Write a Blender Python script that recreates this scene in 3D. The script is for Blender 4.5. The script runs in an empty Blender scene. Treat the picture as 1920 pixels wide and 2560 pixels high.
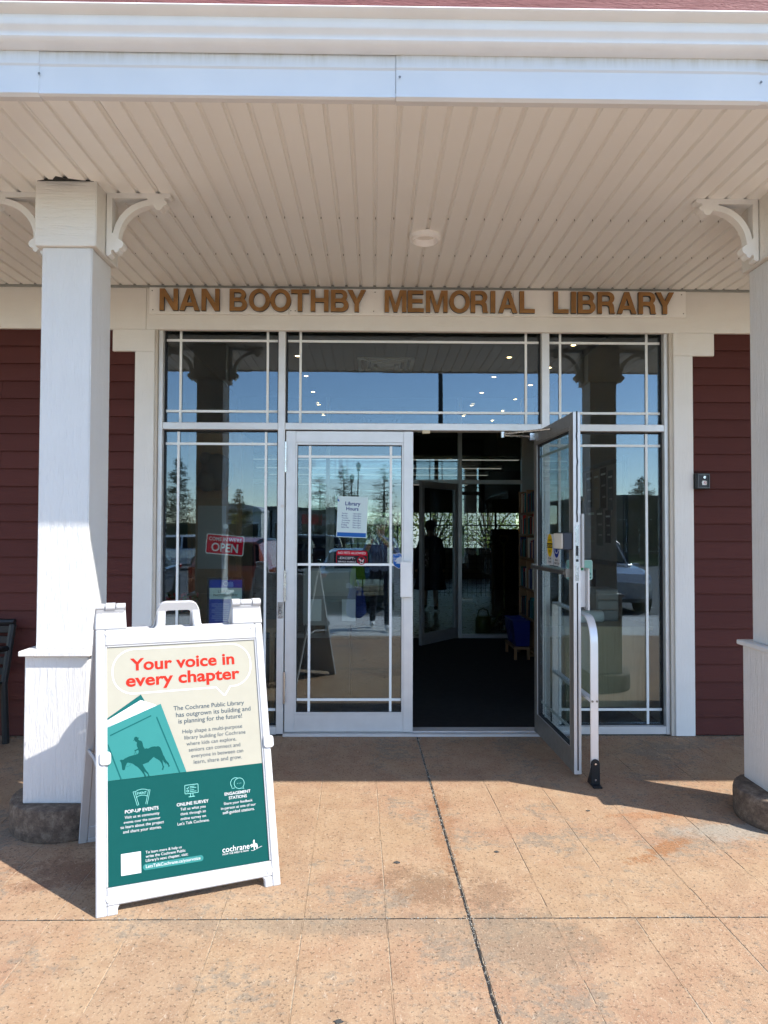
import bpy, bmesh, math, random
from mathutils import Vector, Matrix
random.seed(7)
S = bpy.context.scene
COL = S.collection
R = math.radians

# ------------------------------------------------------------ camera
CAM = Vector((0.0, -5.09, 1.457))
yaw, pitch, roll = R(0.8), math.atan(46 / 1780), 0.0032
fw = Vector((math.sin(yaw) * math.cos(pitch), math.cos(yaw) * math.cos(pitch), math.sin(pitch)))
rt = Vector((math.cos(yaw), -math.sin(yaw), 0)); up = rt.cross(fw)
rt2 = rt * math.cos(roll) + up * math.sin(roll); up2 = up * math.cos(roll) - rt * math.sin(roll)
cd = bpy.data.cameras.new('camera'); cam = bpy.data.objects.new('camera', cd); COL.objects.link(cam)
m = Matrix((rt2, up2, -fw)).transposed().to_4x4(); m.translation = CAM; cam.matrix_world = m
cd.sensor_fit = 'VERTICAL'; cd.sensor_height = 36.0; cd.sensor_width = 27.0; cd.lens = 1780 / 2560 * 36
cd.clip_start = 0.01; cd.clip_end = 2000
S.camera = cam

# ------------------------------------------------------------ sky, sun, exposure
SUN_EL = R(46.4); sun_h = Vector((1, -0.55, 0)).normalized()
sun_dir = sun_h * math.cos(SUN_EL) + Vector((0, 0, math.sin(SUN_EL)))
W = bpy.data.worlds.new('World'); S.world = W; W.use_nodes = True
wn = W.node_tree.nodes; wl = W.node_tree.links
for n in list(wn): wn.remove(n)
sky = wn.new('ShaderNodeTexSky'); sky.sky_type = 'NISHITA'; sky.sun_disc = False
sky.sun_elevation = SUN_EL; sky.sun_rotation = math.atan2(sun_h.x, sun_h.y)
sky.altitude = 1100; sky.air_density = 1.0; sky.dust_density = 0.25; sky.ozone_density = 1.4
bg = wn.new('ShaderNodeBackground'); bg.inputs[1].default_value = 0.15
wo = wn.new('ShaderNodeOutputWorld'); wl.new(sky.outputs[0], bg.inputs[0]); wl.new(bg.outputs[0], wo.inputs[0])
sl = bpy.data.lights.new('sun', 'SUN'); sl.energy = 3.3; sl.angle = R(0.53); sl.color = (1.0, 0.95, 0.88)
so = bpy.data.objects.new('sun', sl); COL.objects.link(so); so.location = (8, -8, 12)
so.rotation_euler = sun_dir.to_track_quat('Z', 'Y').to_euler()
S.view_settings.view_transform = 'Standard'; S.view_settings.look = 'None'
S.view_settings.exposure = 1.36; S.view_settings.gamma = 1.0
S.render.engine = 'CYCLES'
S.cycles.max_bounces = 8; S.cycles.diffuse_bounces = 4; S.cycles.glossy_bounces = 4; S.cycles.use_adaptive_sampling = True; S.cycles.adaptive_threshold = 0.025
S.cycles.transparent_max_bounces = 24; S.cycles.caustics_reflective = False; S.cycles.caustics_refractive = False
S.cycles.use_denoising = True; S.cycles.sample_clamp_indirect = 6

# ------------------------------------------------------------ materials
MATS = {}
def new_mat(name):
    mt = bpy.data.materials.new(name); mt.use_nodes = True
    nt = mt.node_tree; b = nt.nodes['Principled BSDF']; MATS[name] = mt
    return mt, nt, b
def N(nt, t, **kw):
    n = nt.nodes.new(t)
    for k, v in kw.items():
        if k.startswith('i_'): n.inputs[k[2:]].default_value = v
        else: setattr(n, k, v)
    return n
def ramp(nt, src, stops):
    r = nt.nodes.new('ShaderNodeValToRGB'); nt.links.new(src, r.inputs[0])
    e = r.color_ramp.elements
    while len(e) < len(stops): e.new(0.5)
    for el, (p, c) in zip(e, stops):
        el.position = p; el.color = (c[0], c[1], c[2], 1) if len(c) == 3 else c
    return r.outputs[0]
def g(v): return (v, v, v)
def posvec(nt, scale=(1, 1, 1), obj=False):
    if obj: src = N(nt, 'ShaderNodeTexCoord').outputs['Object']
    else: src = N(nt, 'ShaderNodeNewGeometry').outputs['Position']
    mp = nt.nodes.new('ShaderNodeMapping'); mp.inputs['Scale'].default_value = scale
    nt.links.new(src, mp.inputs[0]); return mp.outputs[0]
def noise(nt, vec, scale, detail=4, rough=.55, dist=0):
    n = nt.nodes.new('ShaderNodeTexNoise'); n.inputs['Scale'].default_value = scale
    n.inputs['Detail'].default_value = detail; n.inputs['Roughness'].default_value = rough
    n.inputs['Distortion'].default_value = dist
    nt.links.new(vec, n.inputs['Vector']); return n.outputs['Fac']
def mixc(nt, fac, a, b, mode='MIX'):
    n = nt.nodes.new('ShaderNodeMix'); n.data_type = 'RGBA'; n.blend_type = mode
    for s, v in ((n.inputs[0], fac), (n.inputs[6], a), (n.inputs[7], b)):
        if isinstance(v, (int, float)): s.default_value = v
        elif isinstance(v, (tuple, list)): s.default_value = (v[0], v[1], v[2], 1)
        else: nt.links.new(v, s)
    return n.outputs[2]
def math_(nt, op, a, b=None, clamp=False):
    n = nt.nodes.new('ShaderNodeMath'); n.operation = op; n.use_clamp = clamp
    for s, v in ((n.inputs[0], a), (n.inputs[1], b)):
        if v is None: continue
        if isinstance(v, (int, float)): s.default_value = v
        else: nt.links.new(v, s)
    return n.outputs[0]
def bump(nt, b, h, strength, dist=0.01):
    n = nt.nodes.new('ShaderNodeBump'); n.inputs['Strength'].default_value = strength
    n.inputs['Distance'].default_value = dist; nt.links.new(h, n.inputs['Height'])
    nt.links.new(n.outputs[0], b.inputs['Normal'])
def simple(name, col, rough=.5, metal=0, var=.06, nscale=6, bumps=0, bscale=80, spec=None, dirt=0, rvar=.06):
    """plain material with a soft tone variation and optional fine relief"""
    mt, nt, b = new_mat(name)
    v = posvec(nt)
    f = noise(nt, v, nscale, 5)
    c = ramp(nt, f, [(.3, [x * (1 - var) for x in col]), (.7, [min(1, x * (1 + var)) for x in col])])
    if dirt:
        d = ramp(nt, noise(nt, v, 3.1, 8, .7), [(.52, g(0)), (.78, g(dirt))])
        c = mixc(nt, d, c, [x * .45 + .02 for x in col])
    nt.links.new(c, b.inputs['Base Color'])
    b.inputs['Roughness'].default_value = rough; b.inputs['Metallic'].default_value = metal
    if spec is not None: b.inputs['Specular IOR Level'].default_value = spec
    rr = ramp(nt, noise(nt, v, nscale * 3, 4), [(.3, g(max(0, rough - rvar))), (.7, g(min(1, rough + rvar)))]) if rvar else None
    if rvar: nt.links.new(rr, b.inputs['Roughness'])
    if bumps: bump(nt, b, noise(nt, v, bscale, 4), bumps, .002)
    return mt
def grain_paint(name, col, direction='Z', depth=.5, rough=.55, dist=.004, dark=.9):
    """painted rough-sawn board: embossed cedar grain running along one axis"""
    mt, nt, b = new_mat(name)
    sc = {'Z': (48, 48, 3.2), 'X': (3.2, 48, 48)}[direction]
    n1 = noise(nt, posvec(nt, sc), 1.0, 4, .6, .7)
    w = ramp(nt, n1, [(.32, g(0)), (.44, g(.8)), (.5, g(.35)), (.57, g(1)), (.70, g(.55))])
    n2 = noise(nt, posvec(nt, tuple(s * 2.4 for s in sc)), 1.0, 3, .65, .3)
    chip = noise(nt, posvec(nt, (40, 40, 5) if direction == 'Z' else (5, 40, 40)), 1.0, 4, .65, .25)
    cm = ramp(nt, chip, [(.44, g(0)), (.50, g(1))])
    h = math_(nt, 'ADD', math_(nt, 'MULTIPLY', w, .5), math_(nt, 'MULTIPLY', n2, .5))
    h = math_(nt, 'ADD', h, math_(nt, 'MULTIPLY', cm, .30))
    bump(nt, b, h, depth, dist)
    b.inputs['Specular IOR Level'].default_value = .25
    f = noise(nt, posvec(nt), 3.5, 5)
    c = ramp(nt, f, [(.3, [x * .94 for x in col]), (.7, col)])
    c = mixc(nt, math_(nt, 'MULTIPLY', math_(nt, 'SUBTRACT', 1.0, n2), .25), c, [x * dark for x in col])
    if 'siding' in name: c = mixc(nt, math_(nt, 'MULTIPLY', N(nt, 'ShaderNodeObjectInfo').outputs['Random'], .35), c, [x * 1.35 + .004 for x in col])
    nt.links.new(c, b.inputs['Base Color']); b.inputs['Roughness'].default_value = rough
    return mt
WHITE = (.80, .785, .755)
M_col = grain_paint('column_paint', (.74, .725, .70), 'Z', .5, .6, .0065, .98)
M_colh = grain_paint('column_cap_paint', (.83, .80, .745), 'X', .6, .55, .006)
M_trimx = grain_paint('trim_paint_horizontal', (.87, .84, .785), 'X', .35, .55, .004)
M_trimz = grain_paint('trim_paint_vertical', (.87, .845, .80), 'Z', .4, .55, .004)
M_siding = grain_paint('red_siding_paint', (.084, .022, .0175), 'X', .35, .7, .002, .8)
M_gable_sunlit = grain_paint('gable_siding_sunlit', (.20, .078, .074), 'X', .9, .6, .006, .8)  # same siding red, faded and lightened to paint in the sunlight
M_bracket = simple('bracket_paint', (.84, .825, .79), .5, var=.04)
M_soffit = simple('soffit_metal', (.88, .875, .84), .38, var=.015, nscale=2.2, spec=.5, rvar=0)
M_fascia = None
M_alum = simple('anodised_aluminium', (.74, .73, .72), .4, .35, var=.04, nscale=9, bumps=.03, bscale=200)
M_alum_shade = simple('aluminium_inside_shade', (.20, .185, .165), .45, .3, var=.06, nscale=9)  # darkened copy of the aluminium; the colour stands in for shade
M_trimgrey = simple('grey_strip', (.30, .31, .29), .5, .2)
M_caulk = simple('caulk_cream', (.62, .56, .48), .7, bumps=.4, bscale=60)
M_gasket = simple('rubber_gasket', (.012, .012, .014), .6)
M_muntin = simple('white_muntin', (.90, .92, .90), .4, var=.02)
M_bronze = simple('bronze_letter', (.36, .185, .065), .42, .4, var=.2, nscale=12)
M_black = simple('black_edge', (.012, .012, .012), .5)
M_board = simple('sign_board_white', (.93, .91, .87), .5, var=.03, dirt=.15)
M_screw = simple('screw_steel', (.25, .24, .22), .4, .8)
M_plastic = simple('white_plastic', (.45, .45, .455), .5, var=.03, nscale=8, bumps=.06, bscale=120, dirt=.16)
M_conc = None
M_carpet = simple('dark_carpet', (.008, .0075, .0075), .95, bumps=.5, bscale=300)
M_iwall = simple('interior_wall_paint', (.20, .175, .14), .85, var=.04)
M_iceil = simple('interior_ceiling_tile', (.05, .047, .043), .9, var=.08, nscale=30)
M_wood = None
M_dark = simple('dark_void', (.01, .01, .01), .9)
M_bmetal = simple('black_powder_coat', (.007, .008, .010), .5, .1, var=.2)
M_chrome = simple('brushed_steel', (.62, .62, .62), .25, .95, bumps=.03, bscale=300)
M_skin = simple('skin', (.50, .30, .21), .55)
M_asphalt = simple('asphalt', (.10, .099, .096), .9, var=.25, nscale=14, bumps=.6, bscale=140)
M_kerb = simple('kerb_concrete', (.36, .34, .31), .85, var=.12, bumps=.4)
M_grass = simple('grass', (.05, .085, .02), .95, var=.35, nscale=3, bumps=.8, bscale=60)
M_paper = simple('paper', (.78, .80, .79), .7, var=.02)

def flat(name, col, rough=.75, var=.02): return simple(name, col, rough, var=var, nscale=20, spec=.04)
P_cream = flat('print_cream', (.345, .33, .27)); P_white = flat('print_white', (.54, .54, .54))
P_teal = flat('print_teal', (.006, .066, .061)); P_teal2 = flat('print_light_teal', (.034, .185, .175))
P_teal3 = flat('print_mid_teal', (.010, .095, .092)); P_red = flat('print_red', (.42, .026, .016))
P_slate = flat('print_slate', (.06, .085, .105)); P_mint = flat('print_mint', (.20, .50, .46))
P_navy = flat('print_navy', (.012, .03, .20)); P_blue = flat('print_blue', (.03, .13, .42))
P_crim = flat('print_crimson', (.50, .012, .03)); P_pale = flat('print_pale', (.62, .78, .76))
P_yel = flat('print_yellow', (.62, .40, .015)); P_blk = flat('print_black', (.015, .015, .015))
P_grey = flat('print_grey', (.35, .35, .34)); P_green = flat('print_green', (.05, .22, .10))
P_mintglass = flat('decal_mint', (.30, .55, .47))

def make_fascia():
    mt, nt, b = new_mat('fascia_metal')
    v = posvec(nt)
    base = ramp(nt, noise(nt, v, 2.5, 4), [(.3, (.68, .69, .70)), (.7, (.74, .74, .74))])
    # rain streaks left below the gutter
    st = noise(nt, posvec(nt, (22, 1, 2.0)), 1.0, 6, .7)
    sep = N(nt, 'ShaderNodeSeparateXYZ'); nt.links.new(N(nt, 'ShaderNodeNewGeometry').outputs['Position'], sep.inputs[0])
    hgt = ramp(nt, math_(nt, 'MULTIPLY', math_(nt, 'SUBTRACT', sep.outputs[2], 3.25), 11.0), [(.1, g(0)), (.95, g(1))])
    msk = math_(nt, 'MULTIPLY', ramp(nt, st, [(.45, g(0)), (.75, g(1))]), hgt)
    c = mixc(nt, math_(nt, 'MULTIPLY', msk, .85), base, (.40, .37, .28))
    nt.links.new(c, b.inputs['Base Color']); b.inputs['Roughness'].default_value = .4
    return mt
M_fascia = make_fascia()
M_gutter = simple('gutter_metal', (.80, .80, .79), .36, var=.03, dirt=.08)

def make_glass():
    mt, nt, b = new_mat('window_glass'); nt.nodes.remove(b)
    out = nt.nodes['Material Output']
    lw = N(nt, 'ShaderNodeLayerWeight'); lw.inputs[0].default_value = .5
    p = math_(nt, 'POWER', lw.outputs['Facing'], 4.0)
    fac = math_(nt, 'ADD', math_(nt, 'MULTIPLY', p, .8), .105, True)
    tr = N(nt, 'ShaderNodeBsdfTransparent'); tr.inputs[0].default_value = (.86, .91, .89, 1)
    gl = N(nt, 'ShaderNodeBsdfGlossy'); gl.inputs['Roughness'].default_value = 0.0
    gl.inputs[0].default_value = (.72, .86, 1, 1)
    # faint waviness of float glass
    bp = nt.nodes.new('ShaderNodeBump'); bp.inputs['Strength'].default_value = .035; bp.inputs['Distance'].default_value = .01
    nt.links.new(noise(nt, posvec(nt), 2.2, 1), bp.inputs['Height']); nt.links.new(bp.outputs[0], gl.inputs['Normal'])
    mx = N(nt, 'ShaderNodeMixShader'); nt.links.new(fac, mx.inputs[0])
    nt.links.new(tr.outputs[0], mx.inputs[1]); nt.links.new(gl.outputs[0], mx.inputs[2])
    nt.links.new(mx.outputs[0], out.inputs[0]); return mt
M_glass = make_glass()

def make_floor():
    mt, nt, b = new_mat('stamped_concrete')
    v = posvec(nt)
    info = N(nt, 'ShaderNodeObjectInfo').outputs['Random']
    big = noise(nt, v, .8, 5, .6)
    c = ramp(nt, big, [(.25, (.285, 0.182, 0.109)), (.42, (.335, 0.219, 0.127)), (.55, (.325, 0.192, 0.116)), (.66, (.33, 0.209, 0.122)), (.8, (.385, 0.264, 0.157))])
    c = mixc(nt, math_(nt, 'MULTIPLY', info, .28), c, (.275, 0.163, 0.109))
    mid = noise(nt, v, 6, 7, .72)
    c = mixc(nt, ramp(nt, mid, [(.38, g(0)), (.72, g(.7))]), c, (.43, 0.310, 0.198))
    mid2 = noise(nt, posvec(nt, (9, 5, 1)), 1.0, 6, .7, .5)
    c = mixc(nt, ramp(nt, mid2, [(.5, g(0)), (.72, g(.55))]), c, (.235, 0.143, 0.088))
    # worn grey patches where the stain has gone
    gp = noise(nt, v, 1.5, 9, .75, .2)
    gf = noise(nt, v, 26, 6, .75, .3)
    gm = math_(nt, 'ADD', gp, math_(nt, 'MULTIPLY', math_(nt, 'SUBTRACT', gf, .5), .55))
    c = mixc(nt, ramp(nt, gm, [(.54, g(0)), (.61, g(.62))]), c, (.185, 0.163, 0.129))
    # stains and tracked-in dirt, broken up by the rough surface
    def spot(cx, cy, rx, ry, col, amt, c, ang=0):
        mp = nt.nodes.new('ShaderNodeMapping'); mp.vector_type = 'TEXTURE'
        mp.inputs['Location'].default_value = (cx, cy, 0); mp.inputs['Scale'].default_value = (rx, ry, 1); mp.inputs['Rotation'].default_value = (0, 0, R(ang))
        nt.links.new(N(nt, 'ShaderNodeNewGeometry').outputs['Position'], mp.inputs[0])
        ln = N(nt, 'ShaderNodeVectorMath', operation='LENGTH'); nt.links.new(mp.outputs[0], ln.inputs[0])
        d = math_(nt, 'ADD', ln.outputs['Value'], math_(nt, 'MULTIPLY', math_(nt, 'SUBTRACT', mid, .5), 2.2))
        d = math_(nt, 'ADD', d, math_(nt, 'MULTIPLY', math_(nt, 'SUBTRACT', gf, .5), 2.6))
        return mixc(nt, math_(nt, 'MULTIPLY', ramp(nt, d, [(.45, g(1)), (.95, g(0))]), amt), c, col)
    c = spot(.22, -2.14, .22, .22, (.17, 0.103, 0.060), .6, c)
    c = spot(.46, -2.20, .14, .16, (.18, 0.108, 0.065), .5, c)
    c = spot(.54, -2.52, .26, .28, (.20, 0.158, 0.110), .55, c)
    c = spot(.34, -1.55, .07, .65, (.25, 0.118, 0.055), .5, c)
    c = spot(1.34, -1.80, .30, .055, (.27, 0.123, 0.051), .8, c, 35)
    c = spot(1.40, -1.42, .28, .05, (.32, 0.148, 0.065), .6, c)
    c = spot(1.72, -1.62, .34, .12, (.30, 0.276, 0.230), .75, c)
    c = spot(-1.25, -2.0, .3, .2, (.16, 0.079, 0.047), .6, c)
    c = spot(-.62, -1.75, .2, .4, (.30, 0.158, 0.088), .5, c)
    c = spot(-.1, -2.42, .9, .10, (.20, 0.163, 0.120), .5, c)
    # pits, grit and pale scratches
    pit = noise(nt, v, 70, 4, .7)
    c = mixc(nt, ramp(nt, pit, [(.56, g(0)), (.64, g(.8))]), c, (.085, 0.061, 0.041))
    scr = noise(nt, posvec(nt, (70, 26, 1)), 1.0, 5, .7, 1.2)
    c = mixc(nt, ramp(nt, scr, [(.60, g(0)), (.70, g(.65))]), c, (.52, .42, .32))
    lt = noise(nt, v, 150, 2, .5)
    c = mixc(nt, ramp(nt, lt, [(.60, g(0)), (.72, g(.6))]), c, (.50, 0.394, 0.267))
    nt.links.new(c, b.inputs['Base Color'])
    b.inputs['Roughness'].default_value = .82; b.inputs['Specular IOR Level'].default_value = .3
    gr = noise(nt, posvec(nt, (38, 3.4, 1)), 1.0, 4, .62, 1.0)
    h = math_(nt, 'ADD', math_(nt, 'MULTIPLY', gr, .5), math_(nt, 'MULTIPLY', pit, 1.0))
    bump(nt, b, math_(nt, 'ADD', h, math_(nt, 'MULTIPLY', gf, .6)), .6, .004)
    return mt
M_floor = make_floor()
M_slab = simple('plain_concrete', (.50, .47, .43), .85, var=.08, nscale=5, bumps=.4, bscale=90)
M_joint = simple('joint_grit', (.33, .265, .19), .95, var=.5, nscale=60, bumps=.8)
M_jointd = simple('control_joint_sealant', (.02, .019, .018), .7, var=.5, nscale=50)
def make_conc():
    mt, nt, b = new_mat('exposed_concrete')
    v = posvec(nt)
    c = ramp(nt, noise(nt, v, 22, 8, .75), [(.3, (.06, .043, .032)), (.5, (.14, .10, .072)), (.72, (.30, .235, .175))])
    c = mixc(nt, ramp(nt, noise(nt, v, 120, 3), [(.58, g(0)), (.68, g(.6))]), c, (.04, .033, .028))
    nt.links.new(c, b.inputs['Base Color']); b.inputs['Roughness'].default_value = .9
    bump(nt, b, noise(nt, v, 60, 6, .7), .9, .008); return mt
M_conc = make_conc()
def make_wood(name, a, bcol, axis='Z', scale=1):
    mt, nt, b = new_mat(name)
    sc = (14 * scale, 14 * scale, .9 * scale) if axis == 'Z' else (.9 * scale, 14 * scale, 14 * scale)
    n = noise(nt, posvec(nt, sc), 1.0, 6, .6, 1.2)
    nt.links.new(ramp(nt, n, [(.3, a), (.5, bcol), (.62, a), (.75, bcol)]), b.inputs['Base Color'])
    b.inputs['Roughness'].default_value = .5; return mt
M_wood = make_wood('oak_veneer', (.40, .31, .19), (.46, .37, .24))
M_pine = make_wood('pine_shelf', (.22, .115, .05), (.28, .155, .07))
M_trunk = simple('bark', (.09, .065, .045), .95, var=.3, nscale=20, bumps=.8)
def emit(name, col, s):
    mt, nt, b = new_mat(name)
    b.inputs['Base Color'].default_value = (*col, 1); b.inputs['Emission Color'].default_value = (*col, 1)
    b.inputs['Emission Strength'].default_value = s; return mt
E_lamp = emit('lamp_lens', (1, .85, .62), 2.2); E_tube = emit('tube_lens', (1, .95, .85), .13)
def leafmat(name, a, bcol):
    mt, nt, b = new_mat(name)
    n = noise(nt, posvec(nt), 2.3, 5)
    nt.links.new(ramp(nt, n, [(.3, a), (.7, bcol)]), b.inputs['Base Color']); b.inputs['Roughness'].default_value = .7
    return mt
L_green = leafmat('leaf_green', (.05, .085, .018), (.13, .16, .03)); L_dark = leafmat('needle_dark', (.012, .03, .016), (.03, .06, .025))
L_larch = leafmat('needle_yellow_green', (.07, .08, .02), (.15, .14, .035)); L_red = leafmat('flower_red', (.35, .02, .02), (.5, .06, .05))

# ------------------------------------------------------------ geometry helpers
class MB:
    def __init__(s): s.v = []; s.f = []; s.mi = []; s.cur = 0
    def add(s, vs, fs):
        o = len(s.v); s.v += [Vector(p) for p in vs]
        for f in fs: s.f.append([o + i for i in f]); s.mi.append(s.cur)
    def box(s, x0, x1, y0, y1, z0, z1):
        s.add([(x0, y0, z0), (x1, y0, z0), (x1, y1, z0), (x0, y1, z0), (x0, y0, z1), (x1, y0, z1), (x1, y1, z1), (x0, y1, z1)],
              [(0, 3, 2, 1), (4, 5, 6, 7), (0, 1, 5, 4), (1, 2, 6, 5), (2, 3, 7, 6), (3, 0, 4, 7)]); return s
    def prism(s, poly, fn, a, b):
        """poly: 2-d outline; fn(p,q,t) maps to 3-d; extruded from t=a to t=b"""
        n = len(poly); vs = [fn(p, q, a) for p, q in poly] + [fn(p, q, b) for p, q in poly]
        s.add(vs, [list(range(n))[::-1], list(range(n, 2 * n))] + [(i, (i + 1) % n, n + (i + 1) % n, n + i) for i in range(n)]); return s
    def poly(s, pts): s.add(pts, [list(range(len(pts)))]); return s
    def tube(s, path, r, n=8, cap=True):
        path = [Vector(p) for p in path]; rr = r if isinstance(r, (list, tuple)) else [r] * len(path)
        ring = []; prev = None
        for i, p in enumerate(path):
            t = (path[min(i + 1, len(path) - 1)] - path[max(i - 1, 0)]).normalized()
            if prev is None: a = t.orthogonal().normalized()
            else: a = (prev - t * prev.dot(t)).normalized()
            prev = a; b = t.cross(a)
            ring.append([p + (a * math.cos(2 * math.pi * k / n) + b * math.sin(2 * math.pi * k / n)) * rr[i] for k in range(n)])
        vs = [q for rg in ring for q in rg]; fs = []
        for i in range(len(path) - 1):
            for k in range(n): fs.append((i * n + k, i * n + (k + 1) % n, (i + 1) * n + (k + 1) % n, (i + 1) * n + k))
        if cap: fs += [list(range(n))[::-1], [(len(path) - 1) * n + k for k in range(n)]]
        s.add(vs, fs); return s
    def lathe(s, prof, c, n=24, axis='Z'):
        """prof: (radius, height) list; closed by caps when radius is 0"""
        vs = []; fs = []
        for (r, h) in prof:
            for k in range(n):
                a = 2 * math.pi * k / n; x, y = r * math.cos(a), r * math.sin(a)
                p = {'Z': (x, y, h), 'Y': (x, h, y), 'X': (h, x, y)}[axis]
                vs.append((c[0] + p[0], c[1] + p[1], c[2] + p[2]))
        for i in range(len(prof) - 1):
            for k in range(n): fs.append((i * n + k, i * n + (k + 1) % n, (i + 1) * n + (k + 1) % n, (i + 1) * n + k))
        fs += [list(range(n))[::-1], [(len(prof) - 1) * n + k for k in range(n)]]
        s.add(vs, fs); return s
    def mesh(s, name, mats, off=Vector((0, 0, 0)), bevel=0, smooth=False, segs=1, recalc=True):
        me = bpy.data.meshes.new(name)
        me.from_pydata([tuple(p - off) for p in s.v], [], s.f)
        if not isinstance(mats, (list, tuple)): mats = [mats]
        for mt in mats: me.materials.append(mt)
        if len(mats) > 1: me.polygons.foreach_set('material_index', s.mi)
        if bevel or recalc:
            bm = bmesh.new(); bm.from_mesh(me)
            if recalc: bmesh.ops.recalc_face_normals(bm, faces=bm.faces)
            if bevel: bmesh.ops.bevel(bm, geom=[e for e in bm.edges if e.calc_face_angle(0) > .5], offset=bevel, segments=segs, affect='EDGES', profile=.5)
            bm.to_mesh(me); bm.free()
        if smooth:
            me.shade_smooth(); me.set_sharp_from_angle(angle=R(38))
        me.update(); return me
def link(name, me, parent=None, loc=(0, 0, 0)):
    o = bpy.data.objects.new(name, me); COL.objects.link(o); o.location = loc
    if parent is not None: o.parent = parent
    return o
def root_of(p):
    v = Vector((0, 0, 0))
    while p is not None: v = v + p.location; p = p.parent
    return v
def part(name, mb, mats, parent, bevel=0, smooth=False, segs=1, label=None):
    o = link(name, mb.mesh(name, mats, root_of(parent), bevel, smooth, segs), parent)
    if label: o['label'] = label
    return o
def thing(name, label, cat, loc=(0, 0, 0), group=None):
    o = bpy.data.objects.new(name, None); COL.objects.link(o); o.location = loc; o.empty_display_size = .1
    o['label'] = label; o['category'] = cat
    if group: o['group'] = group
    return o
def solo(name, mb, mats, label, cat, loc=(0, 0, 0), group=None, bevel=0, smooth=False):
    o = link(name, mb.mesh(name, mats, Vector(loc), bevel, smooth), None, loc)
    o['label'] = label; o['category'] = cat
    if group: o['group'] = group
    return o
def structure(name, mb, mats, parent=None, bevel=0):
    o = link(name, mb.mesh(name, mats, Vector((0, 0, 0)), bevel), parent)
    if parent is None: o['kind'] = 'structure'
    return o
def copy_tree(o, parent=None):
    c = o.copy(); COL.objects.link(c); c.parent = parent
    for ch in o.children: copy_tree(ch, c)
    return c
DG = None
def text_verts(body, offset=0.0, align='LEFT', extrude=0, shear=0, spacing=1.0):
    cu = bpy.data.curves.new('txt', 'FONT'); cu.body = body; cu.align_x = align; cu.offset = offset
    cu.extrude = extrude; cu.shear = shear; cu.space_character = spacing; cu.resolution_u = 4
    o = bpy.data.objects.new('txt', cu); COL.objects.link(o)
    dg = bpy.context.evaluated_depsgraph_get(); dg.update()
    me = bpy.data.meshes.new_from_object(o.evaluated_get(dg))
    vs = [v.co.copy() for v in me.vertices]; fs = [list(p.vertices) for p in me.polygons]; nz = [abs(p.normal.z) for p in me.polygons]
    bpy.data.objects.remove(o); bpy.data.curves.remove(cu); bpy.data.meshes.remove(me)
    return vs, fs, nz
def add_text(mb, body, x0, x1, base, fn, bold=0, height=None, cap=None, spacing=1.0):
    """fit a line of text between x0 and x1 on the baseline; fn(x,y) maps to 3-d"""
    vs, fs, nz = text_verts(body, bold, spacing=spacing)
    a = min(v.x for v in vs); b = max(v.x for v in vs); sx = (x1 - x0) / (b - a)
    sy = sx if cap is None else cap / .73
    mb.add([fn(x0 + (v.x - a) * sx, base + v.y * sy) for v in vs], fs)
def arc(cx, cy, r, a0, a1, n): return [(cx + r * math.cos(R(a0 + (a1 - a0) * i / n)), cy + r * math.sin(R(a0 + (a1 - a0) * i / n))) for i in range(n + 1)]
def rrect(x0, x1, y0, y1, r, n=5):
    return arc(x1 - r, y1 - r, r, 0, 90, n) + arc(x0 + r, y1 - r, r, 90, 180, n) + arc(x0 + r, y0 + r, r, 180, 270, n) + arc(x1 - r, y0 + r, r, 270, 360, n)
def stroke(mb, pts, w, fn, closed=False):
    """flat ribbon of width w along a 2-d polyline"""
    n = len(pts); L = []; Rr = []
    for i in range(n):
        if closed: p, q = Vector(pts[i - 1]), Vector(pts[(i + 1) % n])
        else: p, q = Vector(pts[max(i - 1, 0)]), Vector(pts[min(i + 1, n - 1)])
        d = (q - p).normalized(); nn = Vector((-d.y, d.x)) * w / 2; c = Vector(pts[i])
        L.append(c + nn); Rr.append(c - nn)
    vs = [fn(p.x, p.y) for p in L] + [fn(p.x, p.y) for p in Rr]
    fs = [(i, (i + 1) % n, n + (i + 1) % n, n + i) for i in range(n if closed else n - 1)]
    mb.add(vs, fs)

# ============================================================ GROUND
XZ = lambda y: (lambda p, q, t: (p, t, q))
fX = lambda p, q, t: (t, p, q)      # outline in (Y,Z), extruded along X
fY = lambda p, q, t: (p, t, q)      # outline in (X,Z), extruded along Y
fZ = lambda p, q, t: (p, q, t)      # outline in (X,Y), extruded along Z
walk = structure('walkway', MB().box(-14, 14, -6.9, .02, -.30, -.0020), M_joint)
# stamped planks, 0.312 m wide, running up to the doors; the long control joint lies at x = 0.365 and one cross joint at y = -2.38
SK = .024
def plank(x0, x1, y0, y1):
    b = .0019; zt = random.uniform(-.0006, .0006); zb = -.02
    def P(x, y, z): return (x - SK * (y + 2.4), y, z)
    vs = [P(x0, y0, zb), P(x1, y0, zb), P(x1, y1, zb), P(x0, y1, zb), P(x0, y0, zt - b), P(x1, y0, zt - b), P(x1, y1, zt - b), P(x0, y1, zt - b),
          P(x0 + b, y0 + b, zt), P(x1 - b, y0 + b, zt), P(x1 - b, y1 - b, zt), P(x0 + b, y1 - b, zt)]
    q = MB(); q.add(vs, [(0, 1, 5, 4), (1, 2, 6, 5), (2, 3, 7, 6), (3, 0, 4, 7), (4, 5, 9, 8), (5, 6, 10, 9), (6, 7, 11, 10), (7, 4, 8, 11), (8, 9, 10, 11)])
    part('plank' if y1 > -4.6 else 'slab', q, M_floor if y1 > -4.6 else M_slab, walk)
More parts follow.
